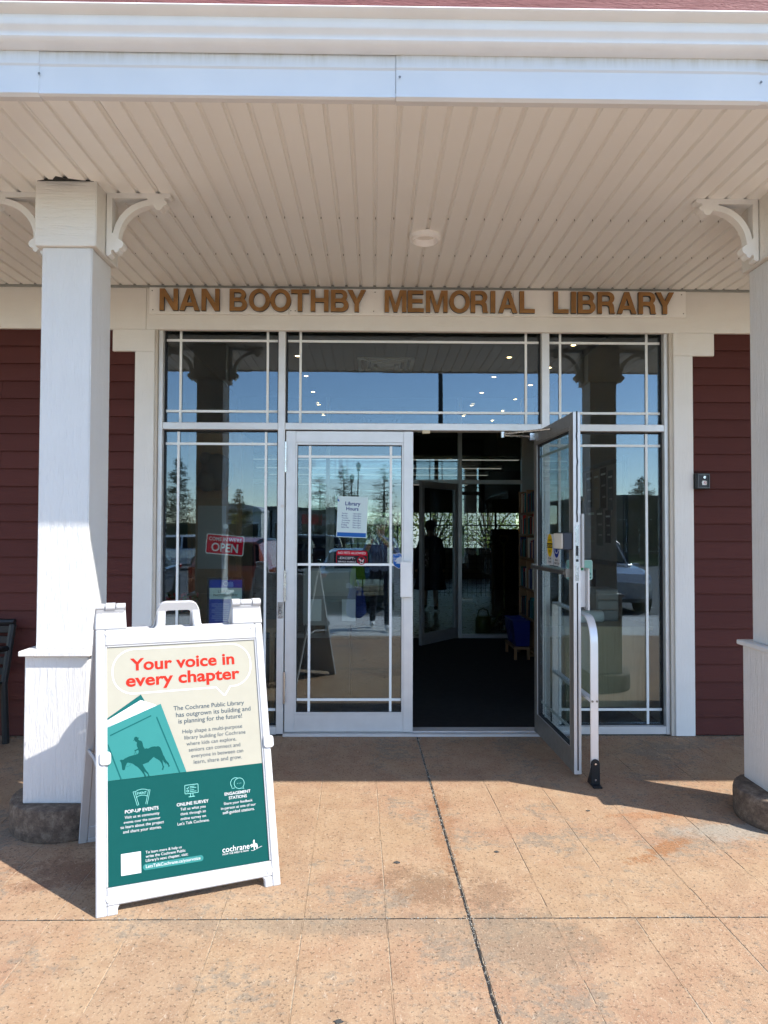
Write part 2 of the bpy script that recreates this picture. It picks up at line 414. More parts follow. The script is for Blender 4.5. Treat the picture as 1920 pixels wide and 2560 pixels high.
for k in range(-15, 15):
    xa = .365 + k * .312; xb = xa + .312
    gl = .006 if k == 0 else .0013; gr_ = .006 if k == -1 else .0013
    cuts = [-.03]
    fixed = {2: [-1.683], 3: [-1.412], -1: [-2.807], -4: [-2.233], 0: [], 1: [-1.0, -3.3], -2: [-1.35, -3.6], -3: [-2.233], -5: [-1.55], 4: [-1.9]}
    cs = fixed.get(k, [-random.uniform(.8, 2.1)])
    ys = sorted([-.012] + cs + [-2.38, -3.55 + .3 * ((k * 7) % 5 - 2) / 2, -4.75, -6.88], reverse=True)
    for ya, yb in zip(ys[:-1], ys[1:]):
        ga = .0028 if abs(ya + 2.38) < 1e-6 else .0010; gb = .0028 if abs(yb + 2.38) < 1e-6 else .0010
        plank(xa + gl, xb - gr_, yb + gb, ya - ga)
def JX(y): return .365 - SK * (y + 2.4)
def ragged(pts, w0, w1, z):
    """sealant or dirt line with uneven edges, lying in and over the joint"""
    q = MB(); n = len(pts); vs = []
    for i, (x, y) in enumerate(pts):
        a = Vector(pts[max(i - 1, 0)]); b = Vector(pts[min(i + 1, n - 1)]); d = (b - a).normalized(); nn = Vector((-d.y, d.x))
        l, r_ = random.uniform(w0, w1), random.uniform(w0, w1); vs += [(x + nn.x * l, y + nn.y * l, z), (x - nn.x * r_, y - nn.y * r_, z)]
    q.add(vs, [(2 * i, 2 * i + 1, 2 * i + 3, 2 * i + 2) for i in range(n - 1)]); return q
part('control_joint', ragged([(JX(-.02 - k * .028) + random.gauss(0, .0006), -.02 - k * .028) for k in range(170)], .0024, .0052, .0009), M_jointd, walk)
part('control_joint', ragged([(-4.6 + k * .03, -2.38 + random.gauss(0, .0007)) for k in range(307)], .0008, .0026, .0008), M_jointd, walk)
q = MB()
for k in range(900):
    if k % 3: y = -.05 - 4.2 * random.random(); x = JX(y) + random.gauss(0, .007)
    else: y = -2.38 + random.gauss(0, .006); x = random.uniform(-2.2, 2.6)
    r0 = random.uniform(.0012, .0034); q.add([(x - r0, y - r0 * .7, .0008), (x + r0, y - r0, .0008), (x + r0 * .6, y + r0, .0008), (x, y, r0 * 1.6)], [(0, 1, 3), (1, 2, 3), (2, 0, 3)])
for k in range(500):
    x = random.uniform(-2.6, 2.9); y = -.045 - abs(random.gauss(0, .03)); r0 = random.uniform(.0015, .005)
    if y > -.04: continue
    q.add([(x - r0, y - r0 * .7, .0005), (x + r0, y - r0, .0005), (x + r0 * .6, y + r0, .0005), (x, y, r0 * 1.4)], [(0, 1, 3), (1, 2, 3), (2, 0, 3)])
for k in range(-9, 9):
    if k == 0: continue
    xj = .365 + k * .312; y = -.06 - random.random() * .3
    fq = MB()
    while y > -4.6:
        L = random.uniform(.08, .55); n = max(3, int(L / .03)); pts = [(xj - SK * (y - i * .03 + 2.4), y - i * .03) for i in range(n)]
        r_ = ragged(pts, .0008, .0034, .0007); fq.add(r_.v, r_.f); y -= L + random.uniform(.05, .45)
    part('joint_fill', fq, M_floor, walk)
o = part('grit', q, simple('grit_stone', (.30, .27, .22), .9, var=.6, nscale=200), walk); o['kind'] = 'stuff'
for k in range(7):
    structure('kerb', MB().box(-14 + 4 * k + .005, -10 + 4 * k - .005, -7.05, -6.905, -.3, .002), M_kerb, walk, .012)
# parking lot slopes away from the kerb, road and lawns beyond
q = MB(); q.add([(-60, -7.04, -.15), (60, -7.04, -.15), (60, -10, -.36), (-60, -10, -.36), (60, -34, -.45), (-60, -34, -.45)], [(0, 3, 2, 1), (3, 5, 4, 2)])
structure('parking_lot', q, M_asphalt)
q = MB()
for k in range(-4, 5): q.box(k * 2.8 - .05 + 1.0, k * 2.8 + .05 + 1.0, -15.2, -10.2, -.42, -.366)
q2 = structure('parking_markings', q, flat('line_paint', (.6, .6, .56)))
q = MB(); q.add([(-400, -34, -.46), (400, -34, -.46), (400, -36, .1), (-400, -36, .1), (400, -47, .2), (-400, -47, .2), (400, -500, 1.0), (-400, -500, 1.0)], [(0, 2, 1) and (0, 3, 2, 1), (3, 5, 4, 2), (5, 7, 6, 4)])
structure('lawn', q, M_grass)
structure('ground', MB().poly([(-400, 500, -.5), (-400, -500, -.5), (400, -500, -.5), (400, 500, -.5)]), M_grass)

# ============================================================ BUILDING
lib = thing('library_building', 'library building with dark red lap siding and wide white trim', 'building')
def siding_row(x0, x1, z, h=.125):
    prof = [(-.004, z + .001), (.016, z + h + .012), (.030, z + h + .012), (.030, z + .001)]   # lap board: thick lower edge stands proud
    prof = [(-.016 + a, b) for a, b in prof]
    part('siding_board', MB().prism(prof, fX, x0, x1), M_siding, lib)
z = .012; i = 0
while z < 2.87:
    xl, xr = (-1.706, 2.289) if z < 2.64 else (-1.866, 2.445)
    jl = -3.2 + .55 * ((i * 3) % 4); jr = 3.1 + .5 * ((i * 5) % 3)
    for a, b in ((-4.6, jl - .001), (jl + .001, xl), (xr, jr - .001), (jr + .001, 4.8)):
        siding_row(a, b, z)
    z += .125; i += 1
core = MB(); core.box(-9, -1.552, .016, .20, -.05, 4.6); core.box(2.126, 9, .016, .20, -.05, 4.6); core.box(-1.552, 2.126, .016, .20, 2.972, 4.6)
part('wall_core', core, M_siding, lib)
# white header and casings
for a, b in ((-4.6, -1.63), (-1.628, 2.86), (2.862, 4.8)):
    part('header_board', MB().box(a, b, -.030, .014, 2.884, 3.30), M_trimx, lib, .003)
part('casing_board', MB().box(-1.704, -1.566, -.032, .014, .004, 2.7255), M_trimz, lib, .003)
part('casing_board', MB().box(2.147, 2.287, -.032, .014, .004, 2.7175), M_trimz, lib, .003)
part('casing_block', MB().box(-1.864, -1.566, -.0315, .014, 2.7265, 2.883), M_trimx, lib, .002)
part('casing_block', MB().box(2.147, 2.443, -.0315, .014, 2.7185, 2.883), M_trimx, lib, .002)
part('header_strip', MB().box(-1.565, 2.146, -.026, .014, 2.968, 2.985), M_caulk, lib, .002)
part('header_filler', MB().box(-1.565, 2.146, -.0295, .0135, 2.9855, 3.0), M_trimx, lib)
part('joint_strip', MB().box(-4.6, 4.8, -.046, -.0305, 3.181, 3.206), M_trimgrey, lib, .002)
# narrow cream reveal boards between casing and metal frame
part('reveal_board', MB().box(-1.5655, -1.5475, -.02, .115, .004, 2.967), M_caulk, lib)
part('reveal_board', MB().box(2.1215, 2.1465, -.02, .115, .004, 2.967), M_caulk, lib)

# ------------------------------------------------------------ storefront
sf = thing('entrance_storefront', 'aluminium glazed entrance front with transom windows and double doors', 'entrance')
FY0, FY1 = 0.0, .112
def bar(name, x0, x1, z0, z1, y0=FY0, y1=FY1): return part(name, MB().box(x0, x1, y0, y1, z0, z1), M_alum, sf, .0025)
bar('jamb', -1.546, -1.515, .006, 2.966); bar('jamb', 2.092, 2.120, .006, 2.966)
bar('head_rail', -1.5145, 2.0915, 2.938, 2.966, .001)
bar('mullion', -.690, -.640, .012, 2.9375); bar('mullion', 1.206, 1.262, .012, 2.9375)
bar('transom_bar', -1.5145, -.6905, 2.176, 2.226, .002); bar('transom_bar', -.6395, 1.2055, 2.176, 2.226, .002); bar('transom_bar', 1.2625, 2.0915, 2.176, 2.226, .002)
bar('sill_rail', -1.5145, -.6905, .008, .062, .002); bar('sill_rail', 1.2625, 2.0915, .008, .062, .002)
th = part('threshold', MB().box(-.6395, 1.2055, -.035, .16, .0015, .018), M_alum, sf, .003)
part('threshold_ridge', MB().box(-.6395, 1.2055, .02, .06, .0182, .026), M_alum, sf, .003)
GY = .060
def pane(parent, x0, x1, z0, z1, vs, hs, y=GY, gk=.011):
    """glass lite with a black gasket and white muntin bars behind the pane"""
    p = part('glass_pane', MB().box(x0, x1, y, y + .006, z0, z1), M_glass, parent)
    gm = MB()
    gm.box(x0 - .001, x0 + gk, y - .012, y + .03, z0, z1); gm.box(x1 - gk, x1 + .001, y - .012, y + .03, z0, z1)
    gm.box(x0 + gk, x1 - gk, y - .0125, y + .03, z1 - gk, z1 + .001); gm.box(x0 + gk, x1 - gk, y - .0125, y + .03, z0 - .001, z0 + gk * .5)
    part('gasket', gm, M_gasket, p)
    xs = [x0 + gk] + list(vs) + [x1 - gk]
    for xv in vs: part('muntin', MB().box(xv - .0085, xv + .0085, y - .009, y - .001, z0 + gk * .5, z1 - gk), M_muntin, p)
    for zh in hs:
        for a, b in zip(xs[:-1], xs[1:]):
            part('muntin', MB().box(a + (.0087 if a != xs[0] else 0), b - (.0087 if b != xs[-1] else 0), y - .0085, y - .0012, zh - .0085, zh + .0085), M_muntin, p)
    return p
pane(sf, -1.515, -.690, 2.226, 2.938, (-1.402, -.774), (2.828, 2.314))
pane(sf, -.640, 1.206, 2.226, 2.938, (-.537, 1.102), (2.828, 2.312))
pane(sf, 1.262, 2.092, 2.226, 2.938, (1.352, 1.985), (2.828, 2.314))
pane(sf, -1.515, -.690, .062, 2.176, (-1.412, -.782), (2.078, .172))
pane(sf, 1.262, 2.092, .062, 2.176, (1.345, 1.98), (2.078, .172))
# accessible push plate and small disc on the mullion
pl = part('push_plate', MB().box(-.683, -.645, -.006, -.0005, .83, .945), M_chrome, sf, .002)
q = MB(); fn = lambda x, y: (-.664 + x, -.0068, .888 + y)
stroke(q, arc(0, -.012, .012, 100, 380, 14), .0022, fn); stroke(q, [(-.003, .014), (-.002, -.002), (.009, -.003), (.014, -.018)], .0024, fn)
q.poly([fn(*p) for p in arc(-.003, .019, .004, 0, 350, 10)])
part('wheelchair_mark', q, P_blk, pl)
part('round_disc', MB().lathe([(.012, -.004), (.012, 0)], (-.655, 0, 1.628), 20, 'Y'), simple('disc_plastic', (.72, .66, .62), .5), sf)

def build_door(pull_inside=False):
    """leaf in local coordinates: hinge edge at x = 0, free edge at x = .912, outside face towards -y"""
    bevel = .0025; T = .045
    fr = MB(); fr.box(0, .070, 0, T, .026, 2.168); fr.box(.842, .912, 0, T, .026, 2.168)
    parts = []
    def pt(name, mb, mat, bev=0, smooth=False): parts.append((name, mb.mesh(name, mat, Vector((0, 0, 0)), bev, smooth)))
    pt('stile', MB().box(0, .0698, 0, T, .026, 2.168), M_alum, bevel)
    pt('stile', MB().box(.8422, .912, 0, T, .026, 2.168), M_alum, bevel)
    pt('top_rail', MB().box(.070, .842, .001, T - .001, 2.086, 2.167), M_alum, bevel)
    pt('bottom_rail', MB().box(.070, .842, .001, T - .001, .028, .153), M_alum, bevel)
    gk = MB(); gk.box(.070, .082, -.001, T + .001, .153, 2.086); gk.box(.830, .842, -.001, T + .001, .153, 2.086)
    gk.box(.082, .830, -.0012, T + .0012, 2.068, 2.086); gk.box(.082, .830, -.0012, T + .0012, .153, .165)
    pt('glazing_bead', gk, M_alum, .002)
    gs = MB(); gs.box(.082, .0855, .008, .04, .165, 2.068); gs.box(.8265, .830, .008, .04, .165, 2.068); gs.box(.0855, .8265, .008, .04, 2.062, 2.068); gs.box(.0855, .8265, .008, .04, .165, .168)
    pt('gasket', gs, M_gasket)
    pt('glass_pane', MB().box(.0856, .8264, .016, .022, .168, 2.062), M_glass)
    vx = (.172, .752); hz = (1.985, 1.212, .252)
    for x in vx: pt('muntin', MB().box(x - .0085, x + .0085, .0085, .0155, .168, 2.062), M_muntin)
    for zc in hz:
        for a, b in ((.0856, vx[0] - .0087), (vx[0] + .0087, vx[1] - .0087), (vx[1] + .0087, .8264)):
            pt('muntin', MB().box(a, b, .009, .0153, zc - .0085, zc + .0085), M_muntin)
    for zc in (1.98, 1.06, .34):
        h = MB()
        for j in range(5): h.lathe([(.0085, -.022 + j * .0), (.0085, .022)], (-.001, -.008, zc - .088 + j * .044), 10)
        pt('hinge', h, M_chrome, 0, True)
    # wide flat pull on the outside
    ph = MB(); ph.box(.82, .905, -.055, -.047, .985, 1.235); ph.box(.835, .86, -.047, 0, 1.0, 1.22)
    pt('pull_handle', ph, simple('pull_alu', (.83, .81, .79), .45, .35), .003)
    return parts
def place_door(name, parts, loc, rz, label):
    o = bpy.data.objects.new(name, None); COL.objects.link(o); o.location = loc; o.rotation_euler = (0, 0, rz); o.parent = sf; o['label'] = label
    o.empty_display_size = .1
    for n, me in parts: link(n, me, o)
    return o
dparts = build_door()
door1 = place_door('door', dparts, (-.632, .004, 0), 0, 'closed left door leaf')
# second leaf: mirrored hand, swung out to a right angle; hinge at the right jamb
mparts = []
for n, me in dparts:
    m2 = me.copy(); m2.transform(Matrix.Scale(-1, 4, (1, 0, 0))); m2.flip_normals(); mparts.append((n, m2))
    if n in ('stile', 'top_rail', 'bottom_rail', 'glazing_bead'):      # inside face darkened to paint in its shade
        m2.materials.append(M_alum_shade)
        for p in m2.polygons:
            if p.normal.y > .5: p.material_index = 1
HX, HY = 1.198, .03
OA = R(91.8)      # swing angle
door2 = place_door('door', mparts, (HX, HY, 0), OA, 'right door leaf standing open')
def D2(x, y, zz):
    """point on the open leaf (leaf coordinates, inside face at y = .045)"""
    c, s = math.cos(OA), math.sin(OA); x = -x
    return (x * c - y * s, x * s + y * c, zz)
def dpart(name, mb, mats, bevel=0, smooth=False):
    # given in leaf coordinates (x from hinge, y through the leaf)
    mb.v = [Vector((-p.x, p.y, p.z)) for p in mb.v]
    return link(name, mb.mesh(name, mats, Vector((0, 0, 0)), bevel, smooth), door2)
q = MB(); q.tube([(.06, .075, 1.205), (.45, .082, 1.205), (.85, .075, 1.205)], .013, 10); q.box(.05, .08, .045, .08, 1.185, 1.225); q.box(.835, .868, .045, .078, 1.18, 1.23)
dpart('push_bar', q, simple('push_bar_metal', (.22, .20, .18), .35, .7), 0, True)
dpart('lock_box', MB().box(.72, .900, .0455, .100, 1.345, 1.447), simple('lock_box_navy', (.02, .022, .035), .4), .004)
dpart('lock_cover', MB().box(.712, .888, .1003, .107, 1.350, 1.442), simple('lock_cover_paint', (.72, .66, .58), .5, dirt=.6), .006)
q = MB(); q.box(.9125, .9145, .012, .034, 1.16, 1.49)
lp = dpart('latch_plate', q, M_chrome, .0008)
q = MB(); q.box(.9146, .9156, .016, .03, 1.31, 1.37); q.box(.9146, .9156, .016, .03, 1.275, 1.29)
link('bolt_slot', (lambda mb: (setattr(mb, 'v', [Vector((-p.x, p.y, p.z)) for p in mb.v]), mb.mesh('bolt_slot', M_black))[1])(q), lp)
q = MB(); pts = [(.9135, .022 + .003 * math.sin(k * 1.7) * (k % 5 == 0), 2.17 - k * .03) for k in range(23)]
q.tube(pts, .0045, 6); q.tube([(.9135, .022, 1.15 - k * .1) for k in range(12)], .004, 6)
dpart('weather_strip', q, M_gasket, 0, True)
dpart('edge_strip', MB().box(.9125, .9135, .036, .0445, .03, 2.16), M_alum)
dpart('kick_cap', MB().box(.885, .930, -.016, -.001, 1.24, 1.56), simple('strike_guard', (.45, .44, .43), .45, .5, dirt=.5), .003)
# closer arm from the door head to the leaf
ca = part('closer_arm', MB().tube([(1.15, .03, 2.135), (.90, -.13, 2.125)], .009, 8).tube([(.90, -.13, 2.135), (1.165, -.42, 2.13)], .008, 8)
          .lathe([(.014, -.02), (.014, .02)], (.90, -.13, 2.13), 12).box(1.12, 1.18, .0, .05, 2.11, 2.16), M_chrome, sf, 0, True)
part('door_contact', MB().box(.345, .40, -.006, .02, 2.153, 2.1755), simple('contact_ivory', (.66, .56, .38), .5), sf, .002)

# ============================================================ CANOPY
can = thing('porch_canopy', 'flat porch canopy with cream ribbed metal soffit, white fascia and gutter', 'canopy')
ZF, ZW = 3.150, 3.196
def sz(y): return ZW + (ZF - ZW) * (-y / 2.33)
# one ribbed panel: flat pan with a small vee groove at its edge, 0.1007 m wide
PW = .1003
prof = [(0, 0), (.076, 0), (.0795, .012), (.088, .0150), (.0925, .0138), (.0985, .0008), (PW - .0003, 0)]
q = MB(); vs = []
for y, zz in ((-2.330, sz(-2.33)), (-.033, sz(0))):
    vs += [(p, y, zz + h) for p, h in prof]
n_ = len(prof)
for y, zz in ((-2.330, sz(-2.33)), (-.033, sz(0))): vs += [(0, y, zz + .026), (PW - .0003, y, zz + .026)]
q.add(vs, [(i, i + 1, n_ + i + 1, n_ + i) for i in range(n_ - 1)] + [(2 * n_, 2 * n_ + 2, 2 * n_ + 3, 2 * n_ + 1)])
pm = q.mesh('soffit_panel', M_soffit)
for k in range(-46, 95): link('soffit_panel', pm, can, (k * PW - .0888, 0, random.uniform(-.0008, .0008)))
q = MB()
for yy in (-1.2, -.645):
    for k in range(-20, 26):
        x = k * PW - .0888 + .0915; zz = sz(yy)
        q.lathe([(.0026, -.0015), (.002, .008)], (x, yy, zz + .0045), 6)
o = part('soffit_screws', q, M_screw, can); o['kind'] = 'stuff'
# fascia: overlapping bent sheets, return lip underneath
fx = [-4.7, -2.72, -1.317, .080, 1.50, 2.95, 4.4, 5.85, 7.3, 9.5]
for k in range(9):
    a, b = fx[k], fx[k + 1]; d = .004 * (k % 2)
    pr = [(-2.354 - d, 3.158), (-2.350 - d, 3.255), (-2.356 - d, 3.262), (-2.354 - d, 3.352), (-2.335, 3.352), (-2.335, 3.1715), (-2.318, 3.1705), (-2.318, 3.140 - d), (-2.345, 3.141 - d), (-2.356 - d, 3.146)]
    fp = part('fascia_panel', MB().prism(pr, fX, a, b + (.012 if k % 2 else -.0015)), M_fascia, can)
    part('rivet', MB().lathe([(.005, -.003), (.004, 0)], (a + .014, -2.3575 - d, 3.222), 10, 'Y'), M_screw, fp)
# gutter with a rolled lip, stepped ogee face
pr = [(-2.480, 3.402), (-2.486, 3.408), (-2.480, 3.416), (-2.470, 3.412), (-2.470, 3.404), (-2.452, 3.402), (-2.444, 3.396), (-2.443, 3.362), (-2.438, 3.355), (-2.426, 3.348), (-2.420, 3.338), (-2.420, 3.329), (-2.412, 3.320), (-2.395, 3.314), (-2.372, 3.311), (-2.358, 3.312), (-2.358, 3.43), (-2.364, 3.43), (-2.364, 3.39), (-2.43, 3.39)]
part('gutter', MB().prism(pr, fX, -4.7, 9.5), M_gutter, can, 0, True)
for k, zz in enumerate((3.432, 3.60, 3.77, 3.94, 4.11, 4.28)):
    for a, b in ((-4.7, -.93), (-.928, 2.1), (2.102, 4.9)):
        part('gable_board', MB().prism([(-2.372, zz), (-2.353, zz + .175), (-2.33, zz + .175), (-2.33, zz)], fX, a, b), M_gable_sunlit, can)
part('roof_deck', MB().box(-4.7, 9.5, -2.33, .016, 3.36, 3.40), M_dark, can)
part('soffit_gap_shade_plate', MB().prism([(-1.60, -1.615), (-1.655, -1.622), (-1.60, -1.640), (-1.575, -1.636), (-1.545, -1.672), (-1.51, -1.655), (-1.44, -1.634), (-1.38, -1.622), (-1.40, -1.615)], fZ, sz(-1.65) - .0015, sz(-1.65) + .004), M_black, can)  # black plate painting in the darkness of an open soffit gap
dl = part('downlight', MB().lathe([(.060, .004), (.064, -.010), (.076, -.030), (.090, -.022), (.095, .004)], (.294, -.97, sz(-.97)), 40), simple('light_trim_white', (.94, .93, .91), .4), can, 0, True)
part('lens', MB().lathe([(.0, -.012), (.04, -.0115), (.064, -.004), (.067, .004)], (.294, -.97, sz(-.97) + .009), 32), simple('frosted_lens', (.85, .82, .76), .3), dl, 0, True)

# ============================================================ COLUMNS
def porch_column(cx, label):
    cy = -1.47
    t = thing('porch_column', label, 'column', (cx, cy, 0), 'porch columns')
    prof = [(.255, 0), (.268, .01), (.270, .125), (.262, .145), (.245, .153), (.0, .153)]
    fo_ = MB().lathe([(.0, .153), (.12, .1532), (.20, .1535), (.252, .1525), (.264, .147), (.269, .135), (.27, .10), (.269, .07), (.269, .04), (.268, .012), (.262, 0)], (cx, cy, 0), 72)
    for vv in fo_.v:
        rr_ = math.hypot(vv.x - cx, vv.y - cy)
        if rr_ > .24:
            k_ = 1 + random.gauss(0, .0028); vv.x = cx + (vv.x - cx) * k_; vv.y = cy + (vv.y - cy) * k_
            if vv.z > .02: vv.z += random.gauss(0, .0006)
    part('footing', fo_, M_conc, t, 0, True)
    h = .150; hy = .178
    part('plinth', MB().box(cx - h, cx + h, cy - hy, cy + hy, .1535, .852), M_col, t, .004)
    part('plinth_ledge', MB().box(cx - h - .02, cx + h + .02, cy - hy - .028, cy + hy + .028, .8525, .8775), M_col, t, .004)
    s = .1215
    part('shaft', MB().box(cx - s, cx + s, cy - s - .008, cy + s + .008, .878, 2.8435), M_col, t, .004)
    # corner battens showing on the side faces
    part('corner_batten', MB().box(cx + s + .0003, cx + s + .004, cy - s - .0075, cy - s + .010, .879, 2.8425), M_col, t)
    c = .148
    part('capital', MB().box(cx - c, cx + c, cy - c - .004, cy + c + .004, 2.844, 3.172), M_colh, t, .003)
    part('capital_batten', MB().box(cx + c + .0003, cx + c + .004, cy - c - .0035, cy - c + .011, 2.846, 3.170), M_colh, t)
    for sgn in (1, -1):
        bx = cx + sgn * (c + .0045)
        top = 3.167
        def F(p, qv, tt): return (bx + sgn * p, cy + tt, top + qv)
        b = MB()
        b.prism([(0, 0), (.235, 0), (.235, -.026), (0, -.026)], F, -.026, .026)
        b.prism([(.0, -.0262), (.027, -.0262), (.027, -.236), (.0, -.236)], F, -.0255, .0255)
        band = arc(.238, -.238, .177, 88, 182, 18) + arc(.238, -.238, .208, 182, 88, 18)
        n2 = len(band) // 2
        for j in range(n2 - 1):
            b.prism([band[j], band[j + 1], band[-2 - j], band[-1 - j]], F, -.024, .024)
        scr = [(.205, -.001), (.318, -.001), (.323, -.010), (.318, -.022), (.309, -.026), (.298, -.024), (.291, -.029), (.292, -.038), (.300, -.042), (.306, -.050), (.300, -.061), (.285, -.066), (.281, -.078), (.268, -.086), (.252, -.084), (.243, -.072), (.236, -.062), (.215, -.058), (.205, -.03)]
        b.prism(scr, F, -.0275, .0275)
        b.prism([(-y, -x) for x, y in scr][::-1], F, -.0270, .0270)
        part('bracket', b, M_bracket, t, 0)
    return t
col1 = porch_column(-1.516, 'white square porch column left of the doors, behind the sandwich board')
col2 = porch_column(2.124, 'white square porch column at the right edge, beside the open door')

# ============================================================ BUILDING SIGN
sg = thing('building_sign', 'white board with raised bronze letters reading NAN BOOTHBY MEMORIAL LIBRARY', 'sign', (.316, -.04, 3.08))
for a, b in ((-1.603, -.612), (-.611, -.53), (-.529, .99), (.991, 2.234)):
    part('backing_board', MB().box(a + .0008, b - .0008, -.052, -.0325, 2.990, 3.179), M_board, sg, .002)
pxs = [('N', 77, 187, 0), ('A', 195, 315, 0), ('N', 327, 435, 0), ('B', 495, 600, 0), ('O', 610, 737, 0), ('O', 738, 862, 0), ('T', 862, 970, 0), ('H', 980, 1087, 0), ('B', 1100, 1207, 0), ('Y', 1200, 1310, 0), ('M', 1422, 1552, 0), ('E', 1560, 1656, 0),
       ('M', 57, 187, 1), ('O', 197, 320, 1), ('R', 325, 428, 1), ('I', 443, 472, 1), ('A', 490, 603, 1), ('L', 617, 708, 1), ('L', 820, 910, 1), ('I', 925, 955, 1), ('B', 966, 1070, 1), ('R', 1082, 1187, 1), ('A', 1200, 1315, 1), ('R', 1327, 1432, 1), ('Y', 1430, 1540, 1)]
dK = 5.09 - .075
def ell(cx, cy, rx, ry, a0, a1, n): return [(cx + rx * math.cos(R(a0 + (a1 - a0) * i / n)), cy + ry * math.sin(R(a0 + (a1 - a0) * i / n))) for i in range(n + 1)]
GL = {'N': [[(0, 0), (0, 1), (.23, 1), (.64, .36), (.64, 1), (.85, 1), (.85, 0), (.62, 0), (.21, .64), (.21, 0)]],
      'A': [[(0, 0), (.345, 1), (.575, 1), (.92, 0), (.69, 0), (.625, .2), (.295, .2), (.23, 0)], [(.352, .37), (.568, .37), (.46, .72)]],
      'B': [[(0, 0), (0, 1), (.46, 1)] + ell(.47, .745, .27, .255, 90, -42, 9) + ell(.49, .29, .31, .29, 48, -90, 10), [(.21, .60), (.21, .84), (.44, .84)] + ell(.445, .72, .095, .12, 90, -90, 8) + [(.44, .60)], [(.21, .17), (.21, .43), (.46, .43)] + ell(.465, .30, .115, .13, 90, -90, 8) + [(.46, .17)]],
      'R': [[(0, 0), (0, 1), (.48, 1)] + ell(.49, .715, .29, .285, 90, -50, 10) + [(.74, .40), (.765, .28), (.775, .08), (.81, .02), (.81, 0), (.575, 0), (.555, .10), (.545, .27), (.50, .355), (.42, .38), (.21, .38), (.21, 0)], [(.21, .55), (.21, .83), (.46, .83)] + ell(.465, .69, .105, .14, 90, -90, 8) + [(.46, .55)]],
      'O': [ell(.49, .5, .49, .52, 0, 352, 44), ell(.49, .5, .28, .345, 0, 348, 30)],
      'T': [[(.31, 0), (.31, .82), (0, .82), (0, 1), (.83, 1), (.83, .82), (.52, .82), (.52, 0)]],
      'H': [[(0, 0), (0, 1), (.21, 1), (.21, .61), (.61, .61), (.61, 1), (.82, 1), (.82, 0), (.61, 0), (.61, .43), (.21, .43), (.21, 0)]],
      'Y': [[(.32, 0), (.32, .38), (0, 1), (.235, 1), (.43, .575), (.62, 1), (.85, 1), (.53, .38), (.53, 0)]],
      'M': [[(0, 0), (0, 1), (.30, 1), (.5, .31), (.70, 1), (1, 1), (1, 0), (.80, 0), (.80, .78), (.585, 0), (.415, 0), (.20, .78), (.20, 0)]],
      'E': [[(0, 0), (0, 1), (.72, 1), (.72, .82), (.21, .82), (.21, .60), (.68, .60), (.68, .43), (.21, .43), (.21, .18), (.74, .18), (.74, 0)]],
      'L': [[(0, 0), (0, 1), (.21, 1), (.21, .18), (.70, .18), (.70, 0)]], 'I': [[(0, 0), (0, 1), (.22, 1), (.22, 0)]]}
from mathutils.geometry import tessellate_polygon
for ch, a, b, zz in pxs:
    ox = 360 if zz == 0 else 1040
    def X(px):
        ang = math.atan((px - 960) / 1780) + yaw
        return math.tan(ang) * dK
    xa, xb = X(ox + a * .42194), X(ox + b * .42194)
    loops = GL[ch]; wmax = max(p[0] for p in loops[0]); mb = MB(); th_ = .022
    def PL(p, y): return (xa + p[0] / wmax * (xb - xa), y, 3.008 + p[1] * .156)
    flatp = [p for l in loops for p in l]; tris = tessellate_polygon([[Vector((p[0], p[1], 0)) for p in l] for l in loops])
    n = len(flatp); mb.cur = 0; mb.add([PL(p, -.0525 - th_) for p in flatp] + [PL(p, -.0525) for p in flatp], [tuple(t) for t in tris])
    mb.cur = 1; o_ = 0
    for l in loops:
        for i in range(len(l)): mb.f.append([o_ + i, o_ + (i + 1) % len(l), n + o_ + (i + 1) % len(l), n + o_ + i]); mb.mi.append(1)
        o_ += len(l)
    part('letter', mb, [M_bronze, M_black], sg)
q = MB()
for x in (-1.583, -.60, -.56, -.30, .0, .62, .97, 1.03, 1.28, 1.7, 2.205):
    for zc in (3.018, 3.155):
        part('screw', MB().lathe([(.0035, -.0035), (.0045, 0)], (x + random.uniform(-.01, .01), -.052, zc), 8, 'Y'), M_screw, sg)

